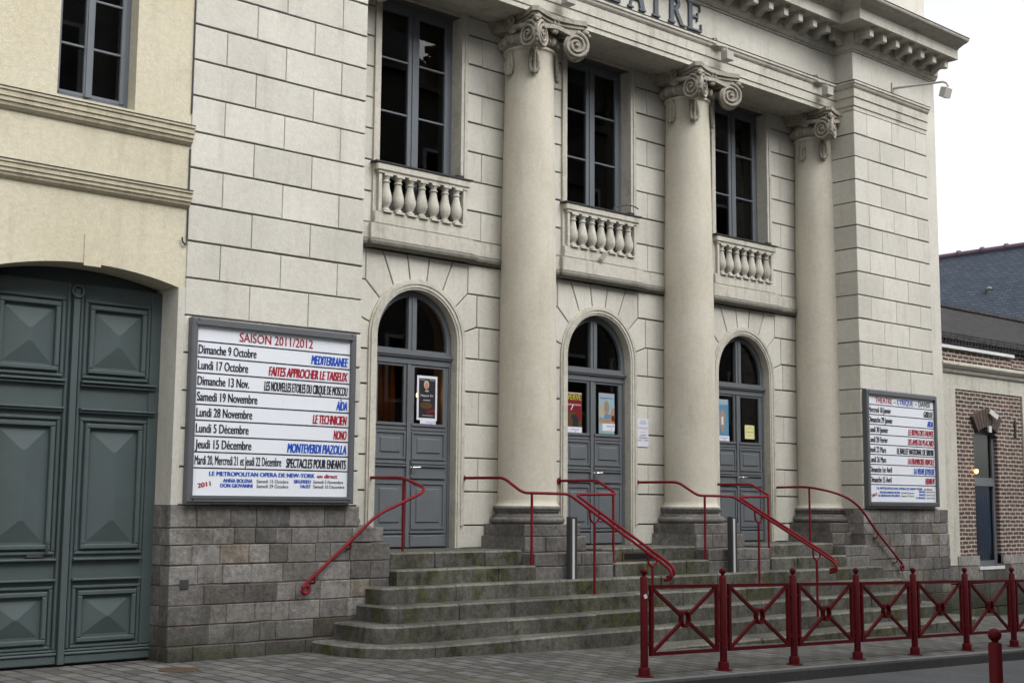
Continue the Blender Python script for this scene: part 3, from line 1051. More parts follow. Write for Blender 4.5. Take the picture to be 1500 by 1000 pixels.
def column_proto():
    cx, cy = 0.0, YC
    sh = MB(); sh.smooth = True
    prof = [(0.45, 0.565), (0.435, 0.585), (0.418, 0.60), (0.410, 0.66)]
    for k in range(1, 21):
        q = k / 20
        prof.append((0.410 - 0.062 * q ** 1.7, 0.66 + (6.93 - 0.66) * q))
    prof += [(0.349, 6.97), (0.360, 6.995), (0.375, 7.005), (0.38, 7.025), (0.372, 7.045), (0.35, 7.05), (0.345, 7.36)]
    sh.lathe(cx, cy, prof, 56)
    col = sh.build("column", M['column'], theatre)
    b = MB(); b.smooth = True
    def torus(r, z0, z1, n=8):
        h = (z1 - z0) / 2; c = (z0 + z1) / 2
        return [(r - h + h * math.cos(a), c + h * math.sin(a)) for a in [(-0.5 + k / n) * math.pi for k in range(n + 1)]]
    b.lathe(cx, cy, [(0.42, 0.315)] + torus(0.525, 0.32, 0.418) + [(0.485, 0.42), (0.485, 0.43), (0.455, 0.44), (0.44, 0.46), (0.445, 0.485), (0.465, 0.495), (0.465, 0.503)] + torus(0.475, 0.505, 0.565) + [(0.42, 0.566)], 48)
    b.build("column_base", M['grey'], col)
    # capital
    k = MB(); k.smooth = True
    k.lathe(cx, cy, [(0.35, 7.051), (0.37, 7.06), (0.41, 7.09), (0.435, 7.14), (0.43, 7.20), (0.40, 7.24), (0.38, 7.26), (0.38, 7.34)], 40)
    for i in range(16):                                                    # egg and dart
        a = 2 * math.pi * (i + 0.5) / 16
        k.ball((cx + 0.41 * math.cos(a), cy + 0.41 * math.sin(a), 7.135), 0.055, 10, 8, (1, 1, 1.35))
        a = 2 * math.pi * i / 16
        k.ball((cx + 0.425 * math.cos(a), cy + 0.425 * math.sin(a), 7.15), 0.018, 6, 5, (1, 1, 3.4))
    k.smooth = False

    def ab(h, z0, z1):                                                     # abacus with concave sides
        pts = []
        for q in range(4):
            a0 = math.pi / 4 + q * math.pi / 2
            c0 = Vector((math.cos(a0), math.sin(a0))) * h * 1.414
            a1 = a0 + math.pi / 2
            c1 = Vector((math.cos(a1), math.sin(a1))) * h * 1.414
            nn = -(c0 + c1).normalized()
            for s_ in range(0, 9):
                u = s_ / 8
                p_ = c0 + (c1 - c0) * (0.06 + 0.88 * u) + nn * (0.115 * math.sin(math.pi * u))
                pts.append((cx + p_.x, cy - 0.16 + p_.y))
        k.plan(pts, z0, z1)
    ab(0.475, 7.29, 7.335); ab(0.505, 7.3355, 7.385); ab(0.54, 7.3855, 7.4515)
    RV, ZV = 0.182, 7.085
    for sx in (-1, 1):
        E = Vector((cx + sx * 0.49, cy - 0.69, ZV))
        ta = R(24)
        tf = Vector((sx * math.cos(ta), -math.sin(ta), 0)); nf = Vector((-sx * math.sin(ta), -math.cos(ta), 0))
        cf = E - tf * 0.17
        spiral_volute(k, cf, tf * sx, nf, RV, 1 if sx > 0 else -1)
        tsd = Vector((0, -1, 0)); ns = Vector((sx, 0, 0))
        csd = E - tsd * 0.19 - ns * 0.015
        spiral_volute(k, csd, tsd, ns, RV, 1 if sx > 0 else 1)
        d = Vector((sx, -1, 0)).normalized()
        # rolled edge joining the two faces at the corner
        nseg = 24
        A = []; Bv = []
        for i in range(nseg):
            a = 2 * math.pi * i / nseg
            A.append(cf - nf * 0.04 + tf * (0.165 * math.cos(a)) + Vector((0, 0, 0.165 * math.sin(a))))
            Bv.append(csd - ns * 0.04 + tsd * (0.165 * math.cos(a)) + Vector((0, 0, 0.165 * math.sin(a))))
        k.smooth = True
        k.add(A + Bv, [(i, (i + 1) % nseg, nseg + (i + 1) % nseg, nseg + i) for i in range(nseg)])
        for q in range(7):                                                 # leaf and rosette on the rolled corner
            a = R(70 - 22 * q)
            k.ball(E - d * 0.16 + Vector((d.x * 0.165 * math.cos(a), d.y * 0.165 * math.cos(a), 0.165 * math.sin(a))), 0.026, 7, 5, (1, 1, 1.3))
        k.ball(E + Vector((0, 0, 0.20)) - d * 0.03, 0.055, 8, 6, (1, 1, 0.8))
        k.ball(E + Vector((0, 0, 0.155)) + d * 0.03, 0.024, 7, 5)
        # fillets from the volutes to the middle of each face
        for tv, nv, cc, mid in ((tf, nf, cf, Vector((cx, cy - 0.53, 7.30))), (tsd, ns, csd, Vector((cx + sx * 0.43, cy - 0.05, 7.30)))):
            pa = cc + Vector((0, 0, RV - 0.02)) - nv * 0.02
            p1 = pa - tv * 0.10; p2 = p1 * 0.4 + mid * 0.6
            for a_, b_ in ((pa + tv * 0.02, p1), (p1, p2), (p2, mid)):
                k.bar(a_, b_, 0.035, 0.03, (0, 0, 1))
    for mc, side, out in ((Vector((cx, cy - 0.55, 7.385)), Vector((1, 0, 0)), Vector((0, -1, 0))), (Vector((cx - 0.46, cy - 0.12, 7.385)), Vector((0, 1, 0)), Vector((-1, 0, 0))), (Vector((cx + 0.46, cy - 0.12, 7.385)), Vector((0, 1, 0)), Vector((1, 0, 0)))):
        for q in range(6):                                                 # flower on the abacus
            a = q * math.pi / 3
            k.ball(mc + side * (0.048 * math.cos(a)) + Vector((0, 0, 0.048 * math.sin(a))), 0.034, 7, 5)
        k.ball(mc + out * 0.035, 0.03, 7, 5)
        for q in range(5): k.ball(mc - out * 0.03 + side * (0.10 * (q / 4 - 0.5)) + Vector((0, 0, -0.11 - 0.02 * (q % 2))), 0.04, 7, 5, (1, 1, 1.5))
    for a in (R(237), R(324), R(180), R(0)):                               # hanging husks
        px, py = cx + 0.385 * math.cos(a), cy + 0.385 * math.sin(a)
        sd_ = Vector((-math.sin(a), math.cos(a), 0))
        for q in range(8):
            wq = (0.02, 0.03, 0.042, 0.05, 0.056, 0.06, 0.058, 0.04)[q]
            for e in (-1, 0, 1):
                k.ball(Vector((px, py, 6.95 - 0.042 * q + 0.012 * abs(e))) + sd_ * (e * wq) + Vector((math.cos(a), math.sin(a), 0)) * (0.012 * (e == 0) + 0.002 * q), 0.031, 7, 5, (1, 1, 1.4))
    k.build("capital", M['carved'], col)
    return col


def pedestal(col, c, lo=-9.0, hi=9.0, lower=True):
    """stone pedestal under a column; the corner ones stop at the pier"""
    p = MB()
    def cb(x0, x1, y, z0, z1):
        a, b = max(x0, lo), min(x1, hi)
        if b - a > 0.02: p.cbox(a, b, y, 0.018, z0, z1, 0.012)
    p.tint = 0.9; cb(-0.53, 0.53, YC - 0.53, 0.16, 0.3185)
    for x0, x1, t in ((-0.57, -0.2, 1.05), (-0.196, 0.25, 0.9), (0.254, 0.57, 1.0)):
        p.tint = t; cb(x0, x1, YC - 0.60, -0.045, 0.158)
    if lower:
        for x0, x1, t in ((-0.725, -0.3, 0.88), (-0.296, 0.12, 1.02), (0.124, 0.725, 0.92)):
            p.tint = t; cb(x0, x1, -1.255, -0.215, -0.048)
        for x0, x1, t in ((-0.725, -0.05, 0.98), (-0.046, 0.4, 0.85), (0.404, 0.725, 1.0)):
            p.tint = t; cb(x0, x1, -1.262, -0.45, -0.218)
    p.build("pedestal", M['grey'], col)


cp = column_proto()
cp.location = (COLS[0], 0, 0)
cols = [cp]
for c in COLS[1:]:
    q = copy_tree(cp, theatre); q.location = (c, 0, 0); cols.append(q)
pedestal(cols[0], COLS[0], hi=0.44, lower=False)
pedestal(cols[1], COLS[1]); pedestal(cols[2], COLS[2])
pedestal(cols[3], COLS[3], hi=-0.012)


# ---- frieze lettering THEATRE
def letter(m, ch, x, z0, h, w_):
    yb, yf = -0.752, -0.785
    st, th, sf = 0.085, 0.032, 0.028
    e = 0.0
    def bx(a, b, c, d, o=0.0): m.box(x + a, x + b, yf - o, yb, z0 + c, z0 + d)
    def dg(a, c, b, d, t, o=0.0): m.poly([(x + a - t / 2, z0 + c), (x + a + t / 2, z0 + c), (x + b + t / 2, z0 + d), (x + b - t / 2, z0 + d)], yf - o, yb)
    W = w_ / 2
    if ch == 'T':
        bx(-st / 2, st / 2, sf, h - 0.04); bx(-0.085, 0.085, 0, sf - .0005)
        bx(-W, W, h - 0.0395, h, 0.001); bx(-W, -W + 0.025, h - 0.13, h - 0.04, 0.002); bx(W - 0.025, W, h - 0.13, h - 0.04, 0.002)
    elif ch == 'H':
        for s in (-1, 1):
            c = s * (W - 0.06); bx(c - st / 2, c + st / 2, sf, h - sf); bx(c - 0.075, c + 0.075, 0, sf - .0005); bx(c - 0.075, c + 0.075, h - sf + .0005, h)
        bx(-W + 0.10, W - 0.10, h * 0.5 - 0.018, h * 0.5 + 0.018, -0.001)
    elif ch == 'E':
        c = -W + 0.07; bx(c - st / 2, c + st / 2, sf, h - sf); bx(-W, W - 0.03, h - sf + .0005, h); bx(-W, W, 0, sf - .0005)
        bx(W - 0.055, W - 0.03, h - 0.13, h - sf, 0.001); bx(W - 0.03, W, sf, 0.13, 0.001)
        bx(c + st / 2, 0.06, h * 0.5 - 0.016, h * 0.5 + 0.016, -0.001); bx(0.055, 0.08, h * 0.5 - 0.07, h * 0.5 + 0.07, 0.001)
    elif ch == 'A':
        dg(-W + 0.05, sf, -0.01, h, 0.04); dg(W - 0.06, sf, 0.02, h, 0.10, 0.001)
        bx(-W + 0.10, W - 0.12, h * 0.32, h * 0.32 + 0.03, -0.002); bx(-W, -W + 0.12, 0, sf - .0005); bx(W - 0.13, W + 0.01, 0, sf - .0005, 0.002)
    elif ch == 'R':
        c = -W + 0.07; bx(c - st / 2, c + st / 2, sf, h - sf); bx(-W, c + 0.08, 0, sf - .0005); bx(-W, c + 0.10, h - sf + .0005, h)
        rr_ = h * 0.26
        m.ring(rr_ - 0.07, rr_, x + c + 0.075, z0 + h - rr_, yf - 0.001, yb, -90, 90, 14)
        bx(c + st / 2, c + 0.09, h - 2 * rr_, h - 2 * rr_ + 0.03, -0.001)
        dg(W - 0.03, 0.0, c + 0.10, h - 2 * rr_ + 0.01, 0.085, -0.002); bx(W - 0.02, W + 0.06, -0.006, sf - 0.006, 0.002)


m = MB()
for ch, x, wd in (('T', -1.46, .36), ('H', -0.93, .40), ('E', -0.40, .34), ('A', 0.13, .38), ('T', 0.57, .36), ('R', 1.03, .34), ('E', 1.47, .34)):
    letter(m, ch, x - 0.10, 8.035, 0.455, wd)
m.build("frieze_lettering", M['letter'], theatre)

# ------------------------------------------------------------------ STEPS
steps = thing("stone_steps", "worn mossy grey stone steps rising to the three theatre doors", "steps", (0, -2.4, gz(0)))


def worn(a, b, y):
    n = max(2, int((b - a) / 0.09)); out = []
    ph = rnd.uniform(0, 6)
    for i in range(n + 1):
        x = a + (b - a) * i / n
        dy = 0.007 * math.sin(x * 2.3 + ph) + rnd.uniform(-0.004, 0.004) + (0.012 if rnd.random() < 0.06 else 0)
        out.append((x, y + dy))
    return out


def long_step(zt, zb, yf, xe, xr, rad, back):
    """a long step made of stones, ends rounded back to the piers"""
    m = MB()
    ytop = -P - 0.03
    m.tint = 0.55
    m.plan([(-xe + 0.03, back), (-xe + rad, yf + 0.03), (xr - rad, yf + 0.03), (xr - 0.03, back)], zb, zt - 0.012)
    xs = [-xe + rad]
    while xs[-1] < xr - rad - 0.05:
        n = xs[-1] + rnd.uniform(0.75, 1.6)
        if xr - rad - n < 0.6: n = xr - rad
        xs.append(n)
    for i in range(len(xs) - 1):
        m.tint = tj(0.14)
        y = yf + rnd.uniform(-0.008, 0.008); z = zt + rnd.uniform(-0.004, 0.004)
        a, b = xs[i] + 0.003, xs[i + 1] - 0.003
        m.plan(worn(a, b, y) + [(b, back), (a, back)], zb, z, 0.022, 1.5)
    for s, X in ((-1, xe), (1, xr)):
        m.tint = tj(0.12)
        pts = [(s * (X - rad) + s * 0.003, yf)]
        for k in range(1, 8):
            a = R(90 * k / 7)
            pts.append((s * (X - rad + rad * math.sin(a)), yf + (min(rad, abs(yf - ytop)) * (1 - math.cos(a)))))
        pts += [(s * X, back), (s * (X - rad) + s * 0.003, back)]
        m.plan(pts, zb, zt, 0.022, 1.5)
    return m.build("step", M['step'], steps)


RZ = 0.19
long_step(-6 * RZ, -1.8, -2.92, 5.9, 5.95, 0.6, -1.15)
long_step(-5 * RZ, -6 * RZ - 0.001, -2.45, 5.78, 5.85, 0.75, -1.15)
long_step(-4 * RZ, -5 * RZ - 0.001, -2.10, 5.48, 5.5, 0.28, -1.15)
long_step(-3 * RZ, -4 * RZ - 0.001, -1.84, 5.17, 5.25, 0.10, -1.15)
long_step(-2 * RZ, -3 * RZ - 0.001, -1.50, 5.05, 5.19, 0.07, -1.10)
m = MB(); m.box(-4.9, 4.9, -1.12, 0.02, -0.9, -2 * RZ - 0.004); m.build("step_core", M['step'], steps)
for bx in BAYS:
    for zt, yf, w0 in ((-RZ, -1.28, 0.995), (0.0, -1.02, 0.995)):
        m = MB()
        xs = [bx - w0, bx - w0 + rnd.uniform(0.5, 0.9), bx + rnd.uniform(0.1, 0.5), bx + w0]
        if bx < -1: xs[0] = -4.69
        if bx > 1: xs[-1] = 5.16 - 0.0 if False else 4.45
        for i in range(3):
            m.tint = tj(0.13)
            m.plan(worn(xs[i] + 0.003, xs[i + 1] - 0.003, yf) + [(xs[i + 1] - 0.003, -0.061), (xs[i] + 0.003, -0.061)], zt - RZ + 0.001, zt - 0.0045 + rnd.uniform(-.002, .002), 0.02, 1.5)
        m.build("step", M['step'], steps)
m = MB()
m.mi = 0
m.box(-0.576, 0.073, -1.032, -1.01, -0.185, -0.066)
m.mi = 1
m.box(-0.545, 0.045, -1.036, -1.031, -0.165, -0.086)
tag(m.build("vent_grille", [M['rust'], M['black']]), "rusty iron vent grille in the riser below the middle door", "vent")


# ------------------------------------------------------------------ HANDRAILS
def smooth_path(pts, r=0.08, n=5):
    P_ = [Vector(p) for p in pts]; out = [P_[0]]
    for i in range(1, len(P_) - 1):
        a = (P_[i - 1] - P_[i]); b = (P_[i + 1] - P_[i])
        d = min(r, a.length * 0.45, b.length * 0.45)
        p0 = P_[i] + a.normalized() * d; p1 = P_[i] + b.normalized() * d
        for k in range(n + 1):
            t = k / n
            out.append(p0 * (1 - t) ** 2 + P_[i] * (2 * t * (1 - t)) + p1 * t ** 2)
    out.append(P_[-1])
    return out


RR = 0.0195


def curl(x, y, z, r=0.075):
    return [(x, y - r * math.sin(a), z - r + r * math.cos(a)) for a in [R(20 * k) for k in range(0, 12)]]


def double_rail(dx, label):
    t = thing("handrail", label, "handrail", (dx - 1.725, -1.5, -0.4), "red handrails on the theatre steps")
    m = MB(); m.smooth = True
    xa = dx - 1.80
    m.tube(smooth_path([(dx - 2.64, 0.0, .935), (dx - 2.64, -0.84, .932), (dx - 2.64, -1.22, .735), (xa, -1.20, .728), (xa, -2.86, -.12), (xa, -3.0, -.20), (xa, -3.02, -.30), (xa, -2.90, -.33)], 0.1), RR, 10)
    m.tube([(dx - 2.64, -0.006, .935), (dx - 2.64, -0.018, .935)], 0.045, 14)
    m.build("rail_bar", M['red'], t)
    m = MB(); m.smooth = True
    xb = dx - 1.62
    m.tube(smooth_path([(dx - .83, 0.0, .93), (dx - .81, -0.76, .928), (dx - .81, -1.14, .735), (xb, -1.16, .722), (xb, -2.74, -.09), (xb, -2.88, -.17), (xb, -2.9, -.27), (xb, -2.78, -.30)], 0.07), RR, 10)
    m.tube([(dx - .83, -0.006, .93), (dx - .83, -0.018, .93)], 0.045, 14)
    m.build("rail_bar", M['red'], t)
    for x, y, zb, zt in ((dx - 2.475, -1.215, -0.385, .735), (dx - .90, -1.16, -0.195, .728)):
        m = MB(); m.smooth = True
        m.tube([(x, y, zb), (x, y, zt)], 0.018, 10); m.tube([(x, y, zb + 0.001), (x, y, zb + 0.012)], 0.045, 12)
        m.build("rail_post", M['red'], t)
    for y, zb in ((-1.60, -3 * RZ - 0.005), (-2.62, -5 * RZ - 0.305 + 0.3)):
        zr = .725 - (-1.18 - y) / 1.66 * -0.0 - (abs(y) - 1.18) * 0.512
        m = MB(); m.smooth = True
        xm = dx - 1.71
        m.tube([(xm, y, zb), (xm, y, zr - 0.16)], 0.018, 10)
        for xs_ in (xa, xb):
            m.tube(smooth_path([(xm, y, zr - 0.17), (xm + (xs_ - xm) * 0.9, y, zr - 0.12), (xs_, y, zr)], 0.05), 0.013, 8)
        m.build("rail_post", M['red'], t)
    return t


double_rail(0.0, "red twin handrail in front of the column between the left and middle doors")
double_rail(3.45, "red twin handrail in front of the column between the middle and right doors")


def side_rail(s, label):
    t = thing("handrail", label, "handrail", (s * 4.2, -0.76, -0.2), "red handrails on the theatre steps")
    m = MB(); m.smooth = True
    yp = -P - 0.10
    if s < 0:
        pts = [(-4.2, 0.0, .912), (-4.2, -0.72, .906), (-4.2, -1.232, .752), (-4.60, yp, .59), (-4.95, yp, .455), (-5.32, yp, .155), (-5.90, yp, -.30)]
        end = (-5.90, -.30)
    else:
        pts = [(4.25, 0.0, .905), (4.2, -0.72, .91), (4.30, -1.12, .83), (4.60, yp, .73), (4.95, yp, .56), (5.404, yp, .165), (6.12, yp, -.36)]
        end = (6.12, -.36)
    P_ = smooth_path(pts, 0.16)
    sx = s
    for k in range(1, 15):                                       # scrolled end
        a = R(24 * k); r_ = 0.07 - 0.003 * k
        P_.append(Vector((end[0] + sx * 0.05 - sx * 0.06 * (1 - math.cos(a)) * 0.8 + sx * 0.02, yp, end[1] - 0.04 - r_ * math.sin(a) * 0.9 - 0.03)))
    m.tube(P_, RR, 10)
    m.build("rail_bar", M['red'], t)
    m = MB(); m.smooth = True
    m.tube([(s * 4.2, -0.74, -0.005 if s < 0 else -0.005), (s * 4.2, -0.74, .905)], 0.018, 10)
    m.build("rail_post", M['red'], t)
    for bx_, bz in (((-5.32, .155), (-5.80, -.22)) if s < 0 else ((5.404, .165), (5.98, -.26))):
        m = MB(); m.smooth = True
        m.tube(smooth_path([(bx_, yp, bz - 0.01), (bx_, yp, bz - 0.09), (bx_, -P + 0.01, bz - 0.10)], 0.03), 0.011, 8)
        m.build("wall_bracket", M['red'], t)
    return t


side_rail(-1, "red handrail left of the steps, scrolled end on the grey base under the large sign")
side_rail(1, "red handrail right of the steps, curving down below the right-hand sign")

# steel posts standing before the middle columns
for i, (x, y, lab) in enumerate(((-1.89, -1.36, "square steel post with bright stripe before the column left of the middle door"),
                                 (1.42, -1.36, "square steel post with bright stripe before the column right of the middle door"))):
    t = thing("steel_post", lab, "post", (x, y, -2 * RZ), "steel posts on the steps")
    m = MB(); m.rbox(x - 0.062, x + 0.062, y - 0.045, y + 0.045, -2 * RZ - 0.005, 0.43, 0.006); m.build("post_body", M['dsteel'], t)
    m = MB(); m.box(x - 0.034, x + 0.004, y - 0.051, y - 0.0452, -2 * RZ, 0.40); m.build("post_strip", M['steel'], t)


# ------------------------------------------------------------------ SIGN BOARDS
def board(x0, x1, z0, z1, yw, name, label, rows, title, bottom):
    t = thing(name, label, "sign", ((x0 + x1) / 2, yw, z0), "programme boards on the theatre")
    y = yw - 0.10
    f = MB(); fw = 0.072
    f.box(x0 + 0.01, x1 - 0.01, yw - 0.055, yw - 0.002, z0 + 0.01, z1 - 0.01)
    for a, b, c, d in ((x0, x0 + fw, z0, z1), (x1 - fw, x1, z0, z1), (x0 + fw + .0004, x1 - fw - .0004, z0, z0 + fw), (x0 + fw + .0004, x1 - fw - .0004, z1 - fw, z1)):
        f.cbox(a, b, y, yw - 0.004, c, d, 0.014)
    for a, b, c, d in ((x0 + fw - .03, x1 - fw + .03, z0 + fw - .028, z0 + fw + .004), (x0 + fw - .03, x1 - fw + .03, z1 - fw - .004, z1 - fw + .028)):
        f.box(a, b, y - 0.008, y - 0.0005, c, d)
    f.build("sign_frame", M['frame'], t)
    ys = yw - 0.060
    p = MB(); p.box(x0 + fw - 0.002, x1 - fw + 0.002, ys, yw - 0.056, z0 + fw - 0.002, z1 - fw + 0.002)
    p.build("sign_panel", M['white'], t)
    L, Rr, T, Bo = x0 + fw, x1 - fw, z1 - fw, z0 + fw
    yt = ys - 0.003
    pal = {'k': M['ink'], 'r': M['inkred'], 'b': M['inkblue']}
    W = Rr - L

    def write(tx, a, b, z, h, c, bold, shear=0.0, rot=0.0):
        q = MB(); put_text(q, tx, a, b, z, h, yt - 0.001, bold, shear, rot=rot); q.build("lettering", pal[c], t)

    def rule(z):
        q = MB(); q.box(L, Rr, yt, ys - 0.0002, z - 0.0065, z + 0.0065); q.build("ruled_line", M['ink'], t)

    H = T - Bo; th = 0.098 * H; rh = 0.0925 * H
    for tx, a, b, c in title: write(tx, L + a * W, L + b * W, T - th * 0.80, th * 0.54, c, 0.05)
    z = T - th
    for i, (date, name_, c, nw, dw) in enumerate(rows):
        rule(z)
        write(date, L + 0.022, L + dw * W, z - rh * 0.78, rh * 0.56, 'k', 0.11)
        write(name_, Rr - nw * W - 0.02, Rr - 0.025, z - rh * 0.84, rh * 0.60, c, 0.24, 0.22 if c != 'k' else 0.12)
        z -= rh
    rule(z)
    hb = z - Bo
    for s_, a, b, u, hh, c, bold, rot in bottom:
        write(s_, L + a * W, L + b * W, z - u * hb, hh * hb, c, 0.16 if c != 'k' else 0.03, 0.0, rot)
    return t


rows1 = [("Dimanche 9 Octobre", "MEDITERRANEE", 'b', .26, .37), ("Lundi 17 Octobre", "FAITES APPROCHER LE TAISEUX", 'r', .54, .32),
         ("Dimanche 13 Nov.", "LES NOUVELLES ETOILES DU CIRQUE DE MOSCOU", 'k', .565, .33), ("Samedi 19 Novembre", "A\u00cfDA", 'b', .08, .385),
         ("Lundi 28 Novembre", "LE TECHNICIEN", 'r', .24, .355), ("Lundi 5 D\u00e9cembre", "NONO", 'r', .095, .335),
         ("Jeudi 15 D\u00e9cembre", "MONTEVERDI PIAZOLLA", 'b', .405, .355), ("Mardi 20, Mercredi 21 et Jeudi 22 D\u00e9cembre", "SPECTACLES POUR ENFANTS", 'k', .41, .55)]
bot1 = [("LE METROPOLITAN OPERA DE NEW-YORK", .10, .775, .27, .15, 'b', .03, 0), ("en direct", .79, .93, .27, .14, 'r', .03, 0),
        ("2011", .035, .115, .72, .16, 'r', .03, R(10)), ("ANNA BOLENA", .185, .37, .50, .13, 'b', .03, 0), ("Samedi 15 Octobre", .395, .60, .50, .12, 'k', .004, 0),
        ("DON GIOVANNI", .17, .37, .68, .13, 'b', .03, 0), ("Samedi 29 Octobre", .395, .60, .68, .12, 'k', .004, 0),
        ("SIEGFRIED", .635, .75, .48, .12, 'b', .03, 0), ("Samedi 5 Novembre", .765, .97, .48, .12, 'k', .004, 0),
        ("FAUST", .68, .75, .66, .12, 'b', .03, 0), ("Samedi 10 D\u00e9cembre", .765, .98, .66, .12, 'k', .004, 0)]
board(-7.425, -5.29, 0.578, 2.553, -P, "programme_board", "large white programme board headed SAISON 2011/2012 on the left pier", rows1, [("SAISON 2011/2012", .26, .74, 'r')], bot1)
rows2 = [("Mercredi 18 Janvier", "GISELLE", 'k', .15, .34), ("Dimanche 29 Janvier", "AIDA", 'b', .10, .36), ("Lundi 30 Janvier", "LE REPAS DES FAUVES", 'r', .40, .29),
         ("Lundi 20 F\u00e9vrier", "LES AMIS DU PLACARD", 'r', .41, .28), ("Jeudi 22 Mars", "LE BALLET NATIONAL DE SIBERIE", 'k', .58, .25), ("Lundi 26 Mars", "LA FRAMBOISE FRIVOLE", 'r', .42, .25),
         ("Dimanche 1er Avril", "LA VEUVE JOYEUSE", 'b', .33, .33), ("Dimanche 15 Avril", "HENRI IV", 'r', .155, .32)]
bot2 = [("LE METROPOLITAN OPERA DE NEW-YORK", .10, .79, .27, .13, 'b', .03, 0), ("en direct", .81, .94, .27, .12, 'r', .03, 0),
        ("2012", .03, .11, .74, .16, 'r', .03, R(14)), ("THE ENCHANTED ISLAND", .14, .44, .50, .12, 'b', .03, 0), ("Samedi 21 Janvier", .46, .66, .50, .11, 'k', .004, 0),
        ("LE CREPUSCULE DES DIEUX", .12, .44, .68, .12, 'b', .03, 0), ("Samedi 11 F\u00e9vrier", .46, .66, .68, .11, 'k', .004, 0),
        ("ERNANI", .73, .83, .42, .11, 'b', .03, 0), ("Samedi 25 F\u00e9vrier", .85, .99, .42, .10, 'k', .004, 0), ("MANON", .73, .83, .60, .11, 'b', .03, 0), ("Samedi 7 Avril", .85, .98, .60, .10, 'k', .004, 0),
        ("LA TRAVIATA", .68, .83, .78, .11, 'b', .03, 0), ("Samedi 14 Avril", .85, .98, .78, .10, 'k', .004, 0)]
board(5.20, 7.42, 0.60, 2.575, -P, "programme_board", "white programme board headed THEATRE - LYRIQUE - DANSE on the right pier", rows2,
      [("THEATRE", .11, .36, 'r'), ("-", .385, .41, 'k'), ("LYRIQUE", .44, .68, 'b'), ("-", .71, .735, 'k'), ("DANSE", .765, .95, 'k')], bot2)

# ------------------------------------------------------------------ POSTERS AND NOTICES
def pcol(name, c): return paint(name, c, 0.5, 0.3, var=0.2)


M['p_black'] = pcol("poster_black", (0.02, 0.02, 0.025)); M['p_red'] = pcol("poster_red", (0.17, 0.008, 0.012)); M['p_yellow'] = pcol("poster_yellow", (0.42, 0.36, 0.04))
M['p_sky'] = pcol("poster_pale_blue", (0.30, 0.41, 0.47)); M['p_sand'] = pcol("poster_sand", (0.44, 0.38, 0.28)); M['p_skin'] = pcol("poster_skin", (0.45, 0.22, 0.13)); M['p_grey'] = pcol("poster_grey", (0.35, 0.36, 0.36))
M['p_blue'] = pcol("poster_blue", (0.09, 0.25, 0.38)); M['p_lemon'] = pcol("notice_yellow", (0.66, 0.64, 0.30)); M['p_brown'] = pcol("poster_brown", (0.09, 0.045, 0.02)); M['p_stone'] = pcol("poster_stone", (0.30, 0.24, 0.18))


class Poster:
    """flat printed sheet; areas are laid in thin layers of paper and ink"""
    def __init__(s, x0, x1, z0, z1, y, base):
        s.m = MB(); s.mats = [M[base]]; s.x0, s.x1, s.z0, s.z1, s.y = x0, x1, z0, z1, y; s.k = 0
        s.m.box(x0, x1, y - 0.002, y, z0, z1); s.y -= 0.002

    def lay(s, mat):
        if M[mat] not in s.mats: s.mats.append(M[mat])
        s.m.mi = s.mats.index(M[mat]); s.k += 1
        return s.y - 0.0004 * s.k

    def P(s, u, v): return (s.x0 + u * (s.x1 - s.x0), s.z0 + v * (s.z1 - s.z0))

    def shape(s, mat, pts):
        y = s.lay(mat); q = [s.P(u, v) for u, v in pts]
        s.m.add([(x, y, z) for x, z in q], [tuple(range(len(q)))])

    def rect(s, mat, u0, u1, v0, v1): s.shape(mat, [(u0, v0), (u1, v0), (u1, v1), (u0, v1)])

    def oval(s, mat, u, v, a, b): s.shape(mat, [(u + a * math.cos(R(20 * k)), v + b * math.sin(R(20 * k))) for k in range(18)])

    def text(s, mat, txt, u0, u1, v, h, bold=0.06, shear=0):
        y = s.lay(mat)
        put_text(s.m, txt, s.P(u0, 0)[0], s.P(u1, 0)[0], s.P(0, v)[1], h * (s.z1 - s.z0), y, bold, shear)

    def done(s, label, group="posters on the theatre doors"): return tag(s.m.build("poster", s.mats), label, "poster", group)


YPZ = 0.1315
q = Poster(-3.345, -3.0, 1.70, 2.30, YPZ, 'paper')
q.rect('p_black', .09, .91, .05, .94); q.oval('p_sand', .46, .80, .13, .10); q.oval('p_skin', .46, .77, .09, .08); q.oval('p_black', .46, .60, .22, .08); q.oval('p_sand', .48, .66, .10, .02)
q.rect('p_grey', .14, .38, .90, .915); q.rect('p_grey', .60, .86, .90, .915)
q.text('paper', "Henri IV", .18, .80, .53, .05, .01); q.rect('p_grey', .30, .65, .44, .46); q.oval('p_brown', .45, .33, .30, .08); q.shape('p_red', [(.45, .15), (.90, .20), (.90, .26), (.45, .21)]); q.rect('p_grey', .25, .8, .10, .115)
q.done("black poster with a portrait and white border on the left theatre door")
q = Poster(-3.29, -3.02, 1.645, 1.7, YPZ - 0.004, 'paper'); q.text('inkblue', "mercredi", .38, .95, .45, .3, .02); q.rect('inkblue', .6, .75, .1, .2)
q.done("small white slip under the black portrait poster")
q = Poster(-0.565, -0.235, 1.735, 2.25, YPZ, 'p_brown')
q.rect('p_red', .02, .98, .42, .80); q.rect('p_red', .62, .98, .20, .45); q.oval('p_black', .50, .14, .30, .22); q.oval('p_brown', .20, .12, .22, .20)
q.text('p_yellow', "VERVE", .05, .97, .78, .17, .12); q.rect('paper', .05, .97, .965, .985); q.text('paper', "guinguette", .02, .95, .62, .06, .004, .3); q.shape('paper', [(.28, .48), (.33, .48), (.48, .64), (.42, .64)])
q.done("red and black poster headed VERVE in yellow on the middle door")
q = Poster(-0.575, -0.235, 1.645, 1.735, YPZ - 0.003, 'paper'); q.text('inkblue', "samedi", .35, .80, .5, .25, .02); q.rect('inkblue', .55, .65, .2, .3)
